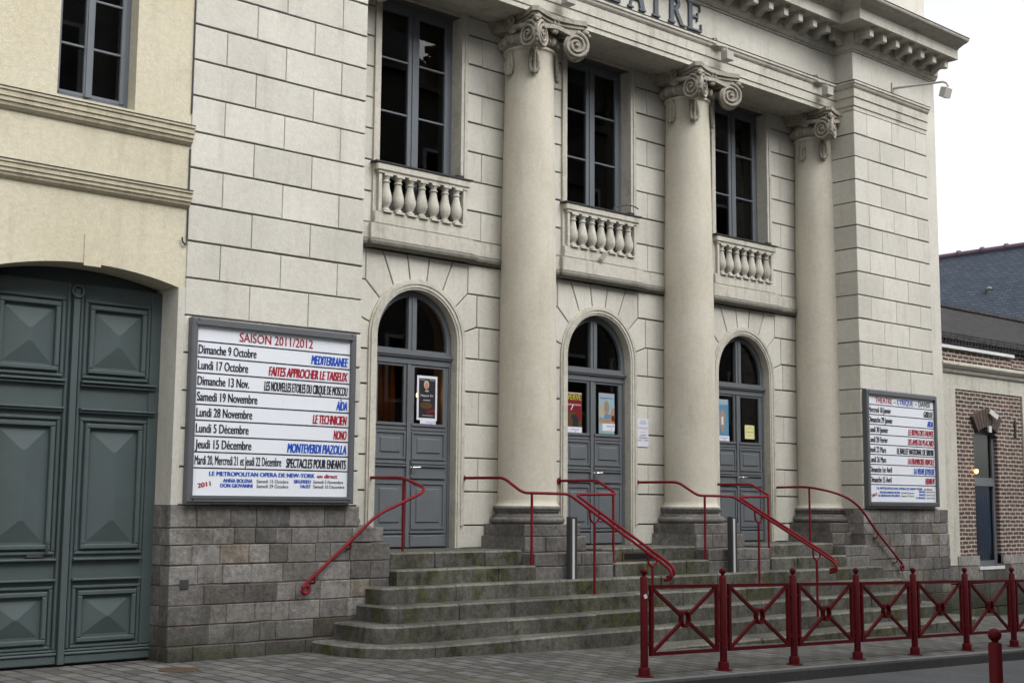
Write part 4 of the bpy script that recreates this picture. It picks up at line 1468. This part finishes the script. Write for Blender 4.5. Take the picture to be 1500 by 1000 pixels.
q.done("white slip under the red VERVE poster on the middle door")
q = Poster(0.125, 0.465, 1.655, 2.275, YPZ, 'p_sky')
q.rect('p_grey', .0, 1, .93, 1.0); q.rect('p_sand', .02, .55, .45, .70); q.oval('p_stone', .5, .64, .16, .18); q.rect('p_stone', .02, .98, .28, .40); q.rect('p_blue', .35, .85, .38, .48)
q.shape('p_skin', [(.72, .26), (.98, .26), (.98, .66), (.86, .64), (.76, .5)]); q.rect('p_red', .80, .98, .32, .46); q.rect('inkblue', .05, .9, .875, .89); q.rect('p_skin', .1, .7, .26, .29)
q.rect('p_sky', .02, .98, .02, .24)
q.done("pale blue and sand poster with a tower on the middle door's right leaf")
q = Poster(0.20, 0.465, 1.705, 1.815, YPZ - 0.006, 'paper'); q.text('inkblue', "samedi", .35, .95, .55, .25, .02); q.rect('inkblue', .65, .8, .2, .28)
q.done("white slip stuck over the pale blue tower poster")
q = Poster(2.885, 3.20, 1.74, 2.345, YPZ, 'p_blue')
q.rect('p_sky', .0, .95, .86, 1.0); q.rect('p_grey', .1, .9, .83, .845)
q.shape('p_stone', [(.45, .72), (.62, .70), (.75, .52), (.68, .30), (.55, .08), (.42, .08), (.28, .30), (.24, .50), (.36, .62)]); q.oval('p_skin', .5, .62, .12, .08); q.rect('paper', .42, .56, .30, .52); q.oval('p_skin', .5, .16, .12, .08)
q.done("blue poster with a standing figure on the right theatre door")
q = Poster(2.875, 3.21, 1.655, 1.74, YPZ - 0.003, 'paper'); q.text('inkblue', "vendredi", .30, .85, .5, .25, .02); q.rect('inkblue', .55, .7, .2, .3)
q.done("white slip under the blue poster on the right door")
q = Poster(3.625, 3.88, 1.712, 1.944, YPZ, 'p_lemon'); q.text('ink', "FERME", .2, .85, .47, .06, .02); q.rect('p_stone', .3, .7, .78, .80); q.rect('p_stone', .3, .65, .25, .27)
q.done("small yellow notice behind the glass of the right door")
q = Poster(0.815, 1.075, 1.482, 1.915, -0.012, 'paper')
for v, c, u0, u1, tx in ((.88, 'inkblue', .25, .75, "THEATRE"), (.80, 'inkblue', .2, .8, "HORAIRES"), (.64, 'inkred', .08, .92, "LOCATION"), (.50, 'p_sky', .25, .7, "ouvert"), (.38, 'ink', .25, .75, "LUNDI"), (.29, 'ink', .12, .88, "VENDREDI"), (.20, 'inkblue', .05, .95, "14h - 18h")):
    q.text(c, tx, u0, u1, v, .05, .01)
tag(q.m.build("wall_notice", q.mats), "white printed notice plate on the wall right of the middle door", "notice")
m = MB(); m.rbox(-7.43, -7.33, -P - 0.034, -P - 0.02, -0.325, -0.225, 0.004); m.box(-7.405, -7.36, -P - 0.037, -P - 0.0342, -0.30, -0.25)
tag(m.build("wall_plate", M['dsteel']), "small dark metal plate on the grey base beside the green gate", "plate")

# ------------------------------------------------------------------ SPOTLIGHTS
for x, lab in ((-1.58, "grey box spotlight on the architrave above the column left of the middle door"), (1.95, "grey box spotlight on the architrave above the column right of the middle door"), (4.66, "grey box spotlight on the architrave in the corner by the right pier")):
    t = thing("spotlight", lab, "spotlight", (x, -0.9, 7.7), "box spotlights on the architrave")
    m = MB(); m.tint = 0.85; m.rbox(x - 0.085, x + 0.085, -1.02, -0.885, 7.63, 7.775, 0.008); m.build("lamp_housing", M['lampbox'], t)
    m = MB(); m.tube([(x, -0.95, 7.77), (x, -0.95, 7.85), (x - 0.08, -0.9, 7.87), (x - 0.12, -0.80, 7.93)], 0.014, 8); m.box(x - 0.2, x + 0.02, -0.90, -0.83, 7.86, 7.89); m.build("lamp_bracket", M['lampbox'], t)
    m = MB(); m.smooth = True
    m.tube(smooth_path([(x - 0.12, -0.84, 7.95), (x - 0.14, -0.84, 8.0), (x - 0.18, -0.84, 7.985), (x - 0.24, -0.82, 7.965)], 0.04), 0.008, 6); m.build("lamp_cable", M['dsteel'], t)
t = thing("floodlight", "grey floodlight on a long arm at the right-hand corner below the cornice", "floodlight", (6.4, -P, 8.1))
m = MB(); m.box(6.36, 6.44, -P - 0.03, -P - 0.001, 7.98, 8.2); m.tube(smooth_path([(6.4, -P - 0.02, 8.095), (6.4, -2.15, 7.985), (6.4, -2.22, 7.94), (6.4, -2.24, 7.88)], 0.05), 0.02, 8); m.build("lamp_arm", M['lampbox'], t)
m = MB()
a, b = Vector((6.4, -2.21, 7.86)), Vector((6.4, -2.16, 7.70))
m.bar(a, b, 0.10, 0.055, (0, 1, 0)); m.build("lamp_head", M['lampbox'], t)

m = MB(); m.smooth = True
m.tube(smooth_path([(0.20, -0.10, 5.06), (0.24, -0.11, 5.13), (0.52, -0.115, 5.20), (0.66, -0.115, 5.20), (0.74, -0.13, 5.165)], 0.04), 0.011, 6)
tag(m.build("bent_rod", M['dsteel']), "thin bent dark rod sticking up from the middle balcony's balustrade", "rod")
t = thing("floodlight", "tiny grey lamp fixed to the plinth under the middle balcony's balusters", "floodlight", (-0.06, -0.12, 4.3))
m = MB(); m.bar((-0.09, -0.135, 4.25), (-0.03, -0.17, 4.36), 0.035, 0.022, (0, 1, 0)); m.build("lamp_head", M['lampbox'], t)
m = MB(); m.tube([(-0.05, -0.086, 4.30), (-0.055, -0.15, 4.31)], 0.012, 6); m.build("lamp_bracket", M['dsteel'], t)

# ------------------------------------------------------------------ YELLOW BUILDING WITH THE GATE
yb = thing("yellow_building", "yellow plastered building with a green carriage gate and tall window, left of the theatre", "building", (-8.53, -P, gz(-8)))
YP = -P + 0.012
GX0, GX1, GC = -9.515, -7.557, -8.535
m = MB()
WX0, WX1 = -8.99, -8.14
arc = []
half = (GX1 - GX0) / 2; rise = 0.135; RADI = (half ** 2 + rise ** 2) / (2 * rise); zc = 2.866 + rise - RADI
for k in range(21):
    x = GX0 + (GX1 - GX0) * k / 20
    arc.append((x, zc + math.sqrt(RADI ** 2 - (x - GC) ** 2)))
mb2 = m
m.tint = 1.0
m.box(-20, GX0 - 0.0001, YP, -0.6, -1.3, 4.70)
m.poly(arc + [(GX1, 4.70), (GX0, 4.70)], YP, YP + 0.42)
m.box(GX1 + 0.0001, -XO - 0.003, YP, YP + 0.3, 2.876, 4.70)
m.box(-20, WX0, YP, -0.6, 4.7001, 9); m.box(WX1, -XO - 0.003, YP, -0.6, 4.7001, 9); m.box(WX0 + .0001, WX1 - .0001, YP, -0.6, 7.1, 9)
m.box(-20, -XO - 0.01, -0.59, 5, 4.3, 9.2)
m.build("plaster_wall", M['plaster'], yb)
m = MB()
m.box(-8.626, -8.441, YP - 0.012, YP - 0.001, 2.972, 3.30)
m.build("keystone", M['plaster'], yb)
for z in (4.43, 3.735):
    m = MB()
    pr = [(0, z), (0.02, z + 0.005), (0.05, z + 0.03), (0.06, z + 0.06), (0.075, z + 0.065), (0.075, z + 0.10), (0.09, z + 0.105), (0.09, z + 0.15), (0.105, z + 0.155), (0.105, z + 0.175), (0.0, z + 0.205)]
    if z > 4: pr = [(q, z + (zz - z) * 1.15) for q, zz in pr]
    m.sweep([(-20, YP), (-XO - 0.002, YP)], pr)
    m.build("string_course", M['plaster_trim'], yb)
    m = MB(); m.tint = 0.4; t_ = pr[-2][1]
    m.sweep([(-20, YP), (-XO - 0.0, YP)], [(0, pr[-1][1] + 0.001), (0.108, t_ + 0.001), (0.112, t_ + 0.005), (0.108, t_ + 0.012), (0, pr[-1][1] + 0.012)])
    m.build("lead_flashing", M['lead'], yb)
# window
m = MB(); y = -0.94
m.box(WX0, WX0 + 0.05, y, y + 0.08, 4.72, 7.1); m.box(WX1 - 0.05, WX1, y, y + 0.08, 4.72, 7.1)
m.box(WX0, WX1, y - 0.03, y + 0.1, 4.701, 4.735); m.box(WX0 + .0502, WX1 - .0502, y, y + 0.08, 4.7355, 4.78)
for a, b in ((WX0 + 0.0502, WX0 + 0.09), (-8.645, -8.60), (-8.598, -8.545), (WX1 - 0.10, WX1 - 0.0502)): m.cbox(a, b, y - 0.012, y + 0.05, 4.7805, 7.1, 0.006)
m.box(-8.625, -8.575, y - 0.026, y - 0.0125, 4.7805, 7.1)
for a, b in ((WX0 + 0.0902, -8.6452), (-8.5448, WX1 - 0.1002)):
    for z in (5.315, 5.845, 6.37): m.cbox(a, b, y - 0.006, y + 0.045, z - 0.013, z + 0.013, 0.005)
    m.box(a, b, y - 0.004, y + 0.045, 4.7805, 4.815)
wd = m.build("window", M['sash'], yb)
m = MB()
for a, b in ((WX0 + 0.09, -8.645), (-8.545, WX1 - 0.10)):
    m.add([(a, y + 0.02, 4.79), (b, y + 0.02, 4.79), (b, y + 0.02, 7.1), (a, y + 0.02, 7.1)], [(0, 1, 2, 3)])
m.build("window_pane", M['glass'], wd)
m = MB(); m.box(WX0 - 0.05, WX1 + 0.05, y + 0.3, y + 0.32, 4.6, 7.2); m.build("dark_room", M['black'], wd)
# gate
GY = -0.75


def pyramid(m, x0, x1, z0, z1, y, d=0.06):
    r = min(x1 - x0, z1 - z0) / 2 * 0.86
    cx, cz = (x0 + x1) / 2, (z0 + z1) / 2
    if (x1 - x0) < (z1 - z0): p, q = (cx, z0 + r), (cx, z1 - r)
    else: p = q = (cx, cz - 0.01), (cx, cz)
    s = 0.02
    if isinstance(p[0], tuple): p, q = p
    top = [(cx - s, p[1]), (cx + s, p[1]), (cx + s, q[1] + 0.0), (cx - s, q[1])]
    V = [(x0, y, z0), (x1, y, z0), (x1, y, z1), (x0, y, z1)] + [(a, y - d, b) for a, b in top]
    m.add(V, [(0, 1, 5, 4), (1, 2, 6, 5), (2, 3, 7, 6), (3, 0, 4, 7), (4, 5, 6, 7)])


def mframe(m, x0, x1, z0, z1, t, y, d):
    m.cbox(x0, x1, y - d, y - .0004, z0, z0 + t, 0.01); m.cbox(x0, x1, y - d, y - .0004, z1 - t, z1, 0.01)
    m.cbox(x0, x0 + t, y - d, y - .0004, z0 + t + .0005, z1 - t - .0005, 0.01); m.cbox(x1 - t, x1, y - d, y - .0004, z0 + t + .0005, z1 - t - .0005, 0.01)


def leaf(s):
    m = MB()
    def X(a, b):
        p, q = GC + s * a, GC + s * b
        return (min(p, q), max(p, q))
    a, b = X(0.035, 0.99)
    m.box(a, b, GY, GY + 0.06, -1.055, 2.84)
    a, b = X(0.055, 0.085); m.cbox(a, b, GY - 0.035, GY - .0003, -0.9, 2.83, 0.01)
    a, b = X(0.86, 0.985); m.cbox(a, b, GY - 0.02, GY - .0003, -0.9, 2.83, 0.008)
    for z0, z1, i in ((1.87, 2.66, 0), (0.06, 1.42, 1), (-0.88, -0.29, 2)):
        a, b = X(0.105, 0.85); mframe(m, a, b, z0 - 0.02, z1 + 0.02, 0.035, GY, 0.030)
        a, b = X(0.16, 0.80); mframe(m, a, b, z0 + 0.035, z1 - 0.035, 0.05, GY, 0.05)
        a, b = X(0.235, 0.725); pyramid(m, a, b, z0 + 0.115, z1 - 0.115, GY - 0.002, 0.055)
    for z, d in ((1.765, 0.05), (1.80, 0.075), (1.49, 0.05), (1.515, 0.07), (-0.02, 0.06), (-0.225, 0.06)):
        a, b = X(0.09, 0.93 if z > 1 else 0.84); m.cbox(a, b, GY - d, GY - .0003, z, z + 0.026, 0.008)
    a, b = X(0.04, 0.98)
    m.cbox(a, b, GY - 0.03, GY - .0003, -1.05, -0.965, 0.01); m.cbox(a, b, GY - 0.045, GY - .0003, -0.963, -0.935, 0.01); m.cbox(a, b, GY - 0.028, GY - .0003, -0.933, -0.905, 0.01)
    return m


gt = MB()
gt.box(GC - 0.033, GC + 0.033, GY - 0.06, GY + 0.06, -1.05, 2.78)
gt.box(GX0 - 0.02, GX1 + 0.02, GY + 0.1, GY + 0.15, -1.1, 3.05)
gate = gt.build("carriage_gate", M['gate'], yb)
leaf(1).build("gate_leaf", M['gate'], gate)
leaf(-1).build("gate_leaf", M['gate'], gate)
m = MB()
m.box(GC - 0.90, GC - 0.10, GY - 0.054, GY - 0.0535, 1.392, 1.397); m.box(GC - 0.114, GC - 0.108, GY - 0.056, GY - 0.0525, -0.86, 1.39)
m.build("wicket_gap", M['black'], gate)
m = MB(); m.smooth = True
m.tube(smooth_path([(GC - 0.22, GY - 0.02, 0.04), (GC - 0.22, GY - 0.10, 0.05), (GC - 0.22, GY - 0.11, 0.18)], 0.02), 0.013, 8)
m.box(GC - 0.40, GC - 0.21, GY - 0.056, GY - 0.02, 0.02, 0.045)
m.build("gate_handle", M['dsteel'], gate)
m = MB(); m.smooth = True
m.tube([(GC + 0.06 * math.sin(R(30 * k)), GY - 0.075, 2.75 + 0.06 * math.cos(R(30 * k))) for k in range(13)], 0.012, 6)
m.build("gate_ring", M['gate'], gate)
m = MB()
m.box(GX0 - 0.4, GX1 + 0.3, GY + 0.2, GY + 0.25, -1.2, 3.6)
m.build("dark_passage", M['black'], gate)
m = MB(); m.smooth = True
m.tube([(-XO - 0.008, YP - 0.012, z) for z in (9.0, 4.8)], 0.010, 6); m.tube([(-XO - 0.008, YP - 0.012, z) for z in (4.40, 3.96)], 0.010, 6)
m.tube(smooth_path([(-XO - 0.008, YP - 0.012, 3.73), (-XO - 0.008, YP - 0.012, 3.38), (-XO - 0.03, YP - 0.03, 3.33), (-XO - 0.07, YP - 0.03, 3.36), (-XO - 0.075, YP - 0.03, 3.41)], 0.03), 0.010, 6)
m.build("wall_cable", M['dsteel'], yb)

# ------------------------------------------------------------------ BRICK BUILDING
bb = thing("brick_building", "low brick building with stone trim and one tall arched window right of the theatre", "building", (9.5, -1.0, gz(9.5)))
BY = -1.0
WX, WX2 = 9.05, 9.93
m = MB()
m.box(8.40, WX, BY, -0.55, -0.46, 2.79); m.box(WX2, 10.93, BY, -0.55, -0.46, 2.79)
arc = [(9.48 + 0.62 * math.cos(R(a)), 1.48 + 0.62 * math.sin(R(a))) for a in range(128, 51, -7)]
m.poly([(WX + .0002, 2.79), (WX + .0002, 1.968)] + arc + [(WX2 - .0002, 1.968), (WX2 - .0002, 2.79)], BY, -0.55)
m.box(11.35, 18.0, BY, -0.55, -0.46, 2.79)
m.box(7.9, 10.66, BY + 0.03, -0.5, 3.30, 3.56)
m.build("brick_wall", M['brick'], bb)
m = MB()
m.box(7.82, 8.40, BY - 0.03, -0.5, -0.46, 2.79); m.box(7.82, 8.09, BY - 0.045, BY - 0.0302, -0.46, 2.95)
m.box(10.93, 11.35, BY - 0.03, -0.5, -0.46, 2.79)
m.box(7.82, 18, BY - 0.02, -0.5, 2.7905, 3.08)
m.sweep([(7.815, BY - 0.02), (18, BY - 0.02)], [(0, 3.08), (0.03, 3.085), (0.05, 3.12), (0.05, 3.14), (0.09, 3.17), (0.13, 3.22), (0.13, 3.26), (0, 3.30)])
m.build("stone_trim", M['trim'], bb)
m = MB()
m.box(7.9, 10.68, BY - 0.02, -0.45, 3.561, 3.60); m.box(7.9, 10.68, BY - 0.035, BY - 0.0202, 3.54, 3.60)
m.add([(10.66, BY - 0.02, 3.33), (12.2, BY - 0.06, 3.32), (12.2, -0.3, 3.40), (10.66, -0.6, 3.52)], [(0, 1, 2, 3)])
m.build("zinc_capping", M['steel'], bb)
m = MB()
base_course(m, 7.82, 18, -0.80, -0.47, BY - 0.04, 0.3, 0.5, 1.1); base_course(m, 7.82, 18, -1.25, -0.805, BY - 0.06, 0.3, 0.5, 1.1); base_course(m, 7.82, 18, -1.9, -1.255, BY - 0.06, 0.3, 0.5, 1.1)
m.mi = 0; m.tint = 1.75; m.box(8.3, WX, BY - 0.05, -0.6, -0.468, -0.30); m.box(WX2, 10.95, BY - 0.05, -0.6, -0.468, -0.30)
m.build("stone_plinth", [M['grey'], M['mortar'], M['grey_brown']], bb)
m = MB(); y = -0.93
m.box(WX, WX + 0.05, y, y + 0.07, -0.50, 2.1); m.box(WX2 - 0.09, WX2, y, y + 0.07, -0.50, 2.1)
m.box(WX + .0502, WX2 - .0902, y, y + 0.07, -0.50, -0.40); m.box(WX + .0502, WX2 - .0902, y - 0.03, y + 0.07, 1.0, 1.10); m.box(WX + .0502, WX2 - .0902, y, y + 0.07, 1.1005, 1.16); m.box(WX + .0502, WX2 - .0902, y, y + 0.07, 1.98, 2.1)
wd = m.build("window", M['sash'], bb)
m = MB(); m.add([(WX, y + 0.03, -0.5), (WX2, y + 0.03, -0.5), (WX2, y + 0.03, 2.1), (WX, y + 0.03, 2.1)], [(0, 1, 2, 3)]); m.build("window_pane", M['glass'], wd)
m = MB(); m.box(WX - 0.02, WX2 + 0.02, BY - 0.06, y + 0.05, -0.56, -0.50); m.build("window_sill", M['steel'], wd)
m = MB(); m.box(WX - 0.5, WX2 + 0.5, 0.2, 0.25, -0.6, 2.4); m.build("dark_room", M['room'], wd)
m = MB()
for k in range(7): m.ball((9.36 + 0.075 * k, -0.845, 0.2), 0.047, 8, 6, (1, 0.7, 22))
m.build("blue_curtain", NT("blue_curtain").fin((0.16, 0.36, 0.68), 0.9, 0.1), wd)
m = MB(); m.box(WX, WX2, -0.86, -0.85, 1.05, 2.1); m.build("pane_reflection", NT("grey_green_reflection").fin((0.42, 0.45, 0.40), 0.9, 0.1), wd)  # grey-green sheet standing in for the reflection in the upper pane
m = MB()                                                              # arched brick head
nseg = 9
for k in range(nseg):
    a0, a1 = R(124 - 68 * k / nseg), R(124 - 68 * (k + 1) / nseg)
    m.tint = tj(0.15)
    m.poly([(9.48 + r * math.cos(a), 1.48 + r * math.sin(a)) for r, a in ((0.63, a0), (0.98, a0), (0.98, a1), (0.63, a1))], BY - 0.07, BY + 0.05, 0.004, 0.006)
M['head'] = stone_mat("brown_head_stone", (0.085, 0.06, 0.052), (0.13, 0.095, 0.08), (0.06, 0.045, 0.04), 0.5, 0.3, 0.3, 0.5)
m.build("window_head", M['head'], bb)
m = MB(); m.tint = 0.9
m.bar((9.52, BY - 0.10, 2.42), (9.70, BY - 0.16, 2.30), 0.05, 0.012, (0, 1, 0)); m.box(9.47, 9.57, BY - 0.10, BY - 0.07, 2.02, 2.14); m.build("sign_bracket", M['steel'], bb)
m = MB(); m.box(10.62, 10.65, BY - 0.03, BY - 0.001, 1.95, 2.30); m.box(10.58, 10.69, BY - 0.02, BY - 0.001, 2.0, 2.03); m.box(10.58, 10.69, BY - 0.02, BY - 0.001, 2.2, 2.23); m.build("wall_anchor", M['dsteel'], bb)
m = MB(); m.smooth = True; m.ball((9.07, BY - 0.03, 1.27), 0.035, 10, 8, (1, 1, 1.2)); m.build("wall_lamp", M['bulb'], bb)
# tiled roof with ridge
m = MB()
def roofp(y, z): return z
V = [(7.9, -0.62, 3.80), (18.5, -0.62, 3.80), (18.5, 2.2, 5.20), (7.9, 2.2, 5.20)]
m.add(V + [(x, yy, z - 0.08) for x, yy, z in V], [(0, 1, 2, 3), (7, 6, 5, 4), (0, 4, 5, 1), (1, 5, 6, 2), (2, 6, 7, 3), (3, 7, 4, 0)])
m.tube([(7.9, 2.2, 5.22), (18.5, 2.2, 5.22)], 0.08, 8)
for k in range(88):
    x = 7.95 + 0.12 * k
    m.tint = tj(0.2)
    m.tube([(x, -0.66, 3.79), (x, -0.2, 4.02)], 0.045, 6)
m.build("tiled_roof", M['tile'], bb)
m = MB(); m.box(7.9, 18.5, -0.5, 5, -1.8, 3.72); m.box(7.9, 18.5, 1.6, 5, 3.72, 4.6)
m.build("building_body", M['brick'], bb)

# ------------------------------------------------------------------ SLATE-ROOFED HOUSE BEHIND
sh = thing("slate_roofed_house", "house with a steep blue slate roof rising behind the brick building", "house", (21, 4, gz(20)))
m = MB()
x0, xr, x1, y0, y1 = 18.3, 21.45, 24.6, -0.5, 16.0
m.add([(x0, y0, 4.3), (xr, y0, 8.0), (xr, y1, 8.0), (x0, y1, 4.3), (x1, y0, 4.3), (x1, y1, 4.3)], [(0, 1, 2, 3), (1, 4, 5, 2)])
m.build("slate_roof", M['slate'], sh)
m = MB(); m.smooth = True
for k in range(22):
    yy = y0 + 0.75 * k
    m.tint = tj(0.1)
    m.tube([(xr, yy, 8.02), (xr, yy + 0.7, 8.02)], 0.085, 8); m.tube([(xr, yy + 0.66, 8.04), (xr, yy + 0.75, 8.04)], 0.11, 8)
M['ridge'] = paint("purple_ridge_tile", (0.11, 0.075, 0.11), 0.5)
m.build("ridge_tiles", M['ridge'], sh)
m = MB()
m.box(x0 + 0.25, x1 - 0.25, y0 + 0.2, y1 - 0.2, -2.2, 4.4)
m.add([(x0 + .25, y0 + .2, 4.4), (x1 - .25, y0 + .2, 4.4), (xr, y0 + .2, 7.9)], [(0, 1, 2)])
m.build("brick_wall", M['brick'], sh)
m = MB(); m.smooth = True
m.lathe(20.28, 4.65, [(0.07, 6.4), (0.07, 6.66), (0.11, 6.67), (0.02, 6.76)], 12)
m.build("roof_vent", M['sash'], sh)

# ------------------------------------------------------------------ PEDESTRIAN BARRIER
PX = [-4.037, -2.80, -1.58, -0.33, 0.95, 2.24, 3.50]
PX = [-4.037 + 1.256 * k for k in range(10)]
BYY = -4.62
bar_t = thing("pedestrian_barrier", "dark red metal barrier of ball-topped posts and crossed panels along the kerb", "barrier", (0, BYY, gz(0, BYY)))


def post_mesh(m, x, y, z, h=1.09, r=0.040):
    m.smooth = True
    m.lathe(x, y, [(0.094, z + 0.001), (0.094, z + 0.010), (0.062, z + 0.012), (0.060, z + 0.08), (0.055, z + 0.092), (r, z + 0.095), (r, z + h - 0.095), (r - 0.006, z + h - 0.088), (0.020, z + h - 0.083), (0.018, z + h - 0.07)], 20)


def finial(m, x, y, z, h=1.09, r=0.036):
    m.smooth = True
    m.ball((x, y, z + h - 0.036), r, 16, 12)


for i, x in enumerate(PX):
    z = gz(x, BYY)
    m = MB(); post_mesh(m, x, BYY, z); o = m.build("barrier_post", M['dred'], bar_t)
    m = MB(); finial(m, x, BYY, z); m.build("ball_finial", M['dred'], o)
    if i == 0:
        m = MB(); m.bar((x - 0.032, BYY - 0.032, z + 0.80), (x - 0.005, BYY - 0.046, z + 0.812), 0.02, 0.003, (0.5, 0.8, 0)); m.build("sticker", M['paper'], o)
    if i < len(PX) - 1:
        xb = PX[i + 1]; zb = gz(xb, BYY)
        m = MB()
        a0, a1 = x + 0.105, xb - 0.105
        def Z(xx, h): return z + (zb - z) * (xx - x) / (xb - x) + h
        lo_, hi_ = 0.20 + 0.02, 0.90
        hw = 0.018
        m.box(a0 - hw, a0 + hw, BYY - 0.018, BYY + 0.018, Z(a0, lo_) - hw, Z(a0, hi_) + hw)
        m.box(a1 - hw, a1 + hw, BYY - 0.018, BYY + 0.018, Z(a1, lo_) - hw, Z(a1, hi_) + hw)
        m.bar((a0 + hw, BYY, Z(a0 + hw, lo_)), (a1 - hw, BYY, Z(a1 - hw, lo_)), hw, 0.0175)
        m.bar((a0 + hw, BYY, Z(a0 + hw, hi_)), (a1 - hw, BYY, Z(a1 - hw, hi_)), hw, 0.0175)
        cxx = (a0 + a1) / 2; czz = Z(cxx, (lo_ + hi_) / 2)
        rc = 0.075
        for sx in (-1, 1):
            for sz in (-1, 1):
                ex = a0 + hw if sx < 0 else a1 - hw
                ez = Z(ex, lo_ + hw if sz < 0 else hi_ - hw)
                d = Vector((ex - cxx, 0, ez - czz)).normalized()
                m.bar((cxx + d.x * rc, BYY, czz + d.z * rc), (ex, BYY, ez), 0.0155, 0.0155)
        m.smooth = True
        for k in range(16):
            aa, ab_ = R(22.5 * k), R(22.5 * (k + 1))
            V = []
            for yy in (BYY - 0.03, BYY + 0.03):
                for ang, rr_ in ((aa, rc - 0.012), (aa, rc + 0.006), (ab_, rc + 0.006), (ab_, rc - 0.012)):
                    V.append((cxx + rr_ * 0.85 * math.cos(ang), yy, czz + rr_ * 1.1 * math.sin(ang)))
            m.add(V, [(0, 1, 2, 3), (7, 6, 5, 4), (1, 5, 6, 2), (0, 3, 7, 4)])
        m.smooth = False
        for xx, sg in ((x, 1), (xb, -1)):
            for hh in (0.32, 0.78):
                m.box(min(xx + sg * 0.036, xx + sg * 0.088), max(xx + sg * 0.036, xx + sg * 0.088), BYY - 0.012, BYY + 0.012, Z(xx, hh) - 0.018, Z(xx, hh) + 0.018)
        m.build("barrier_panel", M['dred'], bar_t)

bt = thing("bollard", "single dark red ball-topped bollard in the near right foreground", "bollard", (-6.15, -9.62, -1.22))
m = MB(); post_mesh(m, -6.15, -9.62, gz(-6.15, KY), 0.935, 0.043); m.build("bollard_shaft", M['dred'], bt)
m = MB(); m.smooth = True; m.ball((-6.15, -9.62, gz(-6.15, KY) + 0.895), 0.043, 18, 12); m.build("ball_finial", M['dred'], bt)

# iron cover in the pavement by the gate
m = MB(); m.smooth = False
m.lathe(-7.72, -1.75, [(0.20, -1.0745), (0.20, -1.070), (0.17, -1.069)], 28)
tag(m.build("drain_cover", M['rust']), "round rusty drain cover in the paving near the green gate", "drain cover")

# ------------------------------------------------------------------ HOUSES ACROSS THE STREET (added out of view to shape reflections in the glass)
def far_house(x0, x1, h, ridge, label, mat):
    t = thing("added_house", label, "house", ((x0 + x1) / 2, -15.6, gz((x0 + x1) / 2)))
    y = -15.6
    m = MB(); m.box(x0 + 0.01, x1 - 0.01, y - 9, y, -2.5, h); m.build("brick_wall", mat, t)
    m = MB(); m.add([(x0, y + 0.25, h), (x1, y + 0.25, h), (x1, y - 4.5, ridge), (x0, y - 4.5, ridge), (x1, y - 9.2, h), (x0, y - 9.2, h)], [(1, 0, 3, 2), (3, 5, 4, 2), (0, 5, 3), (1, 2, 4)]); m.build("tiled_roof", M['tile'], t)
    n = int((x1 - x0) / 1.9)
    for k in range(n):
        for z in (0.2, 3.4, 6.4, 9.2):
            if z + 2 > h: continue
            xx = x0 + (k + 0.5) * (x1 - x0) / n
            m = MB(); m.box(xx - 0.55, xx + 0.55, y + 0.001, y + 0.06, z, z + 1.9); f = m.build("window", M['white'], t)
            m = MB(); m.box(xx - 0.45, xx + 0.45, y + 0.0605, y + 0.066, z + 0.1, z + 1.8); m.build("window_pane", M['black'], f)


M['brick2'] = brick_mat("house_brick", (0.13, 0.115, 0.11), (0.17, 0.155, 0.148), (0.2, 0.19, 0.18), 0.22, 0.075, 0.012)
far_house(-13, -4, 11.6, 15.5, "added terraced house across the street, left of the row, straight behind the photographer", M['brick2'])
far_house(-4, 4.5, 13.2, 17.0, "tall added terraced house across the street, second in the row", M['brick2'])
far_house(4.5, 11.9, 12.8, 16.6, "added terraced house across the street, between the tall one and the low one", M['brick2'])
far_house(11.9, 16.2, 10.6, 13.6, "lowest and narrowest added terraced house across the street", M['brick2'])
far_house(16.2, 30, 13.0, 17.0, "widest added terraced house across the street, at the end of the row", M['brick2'])
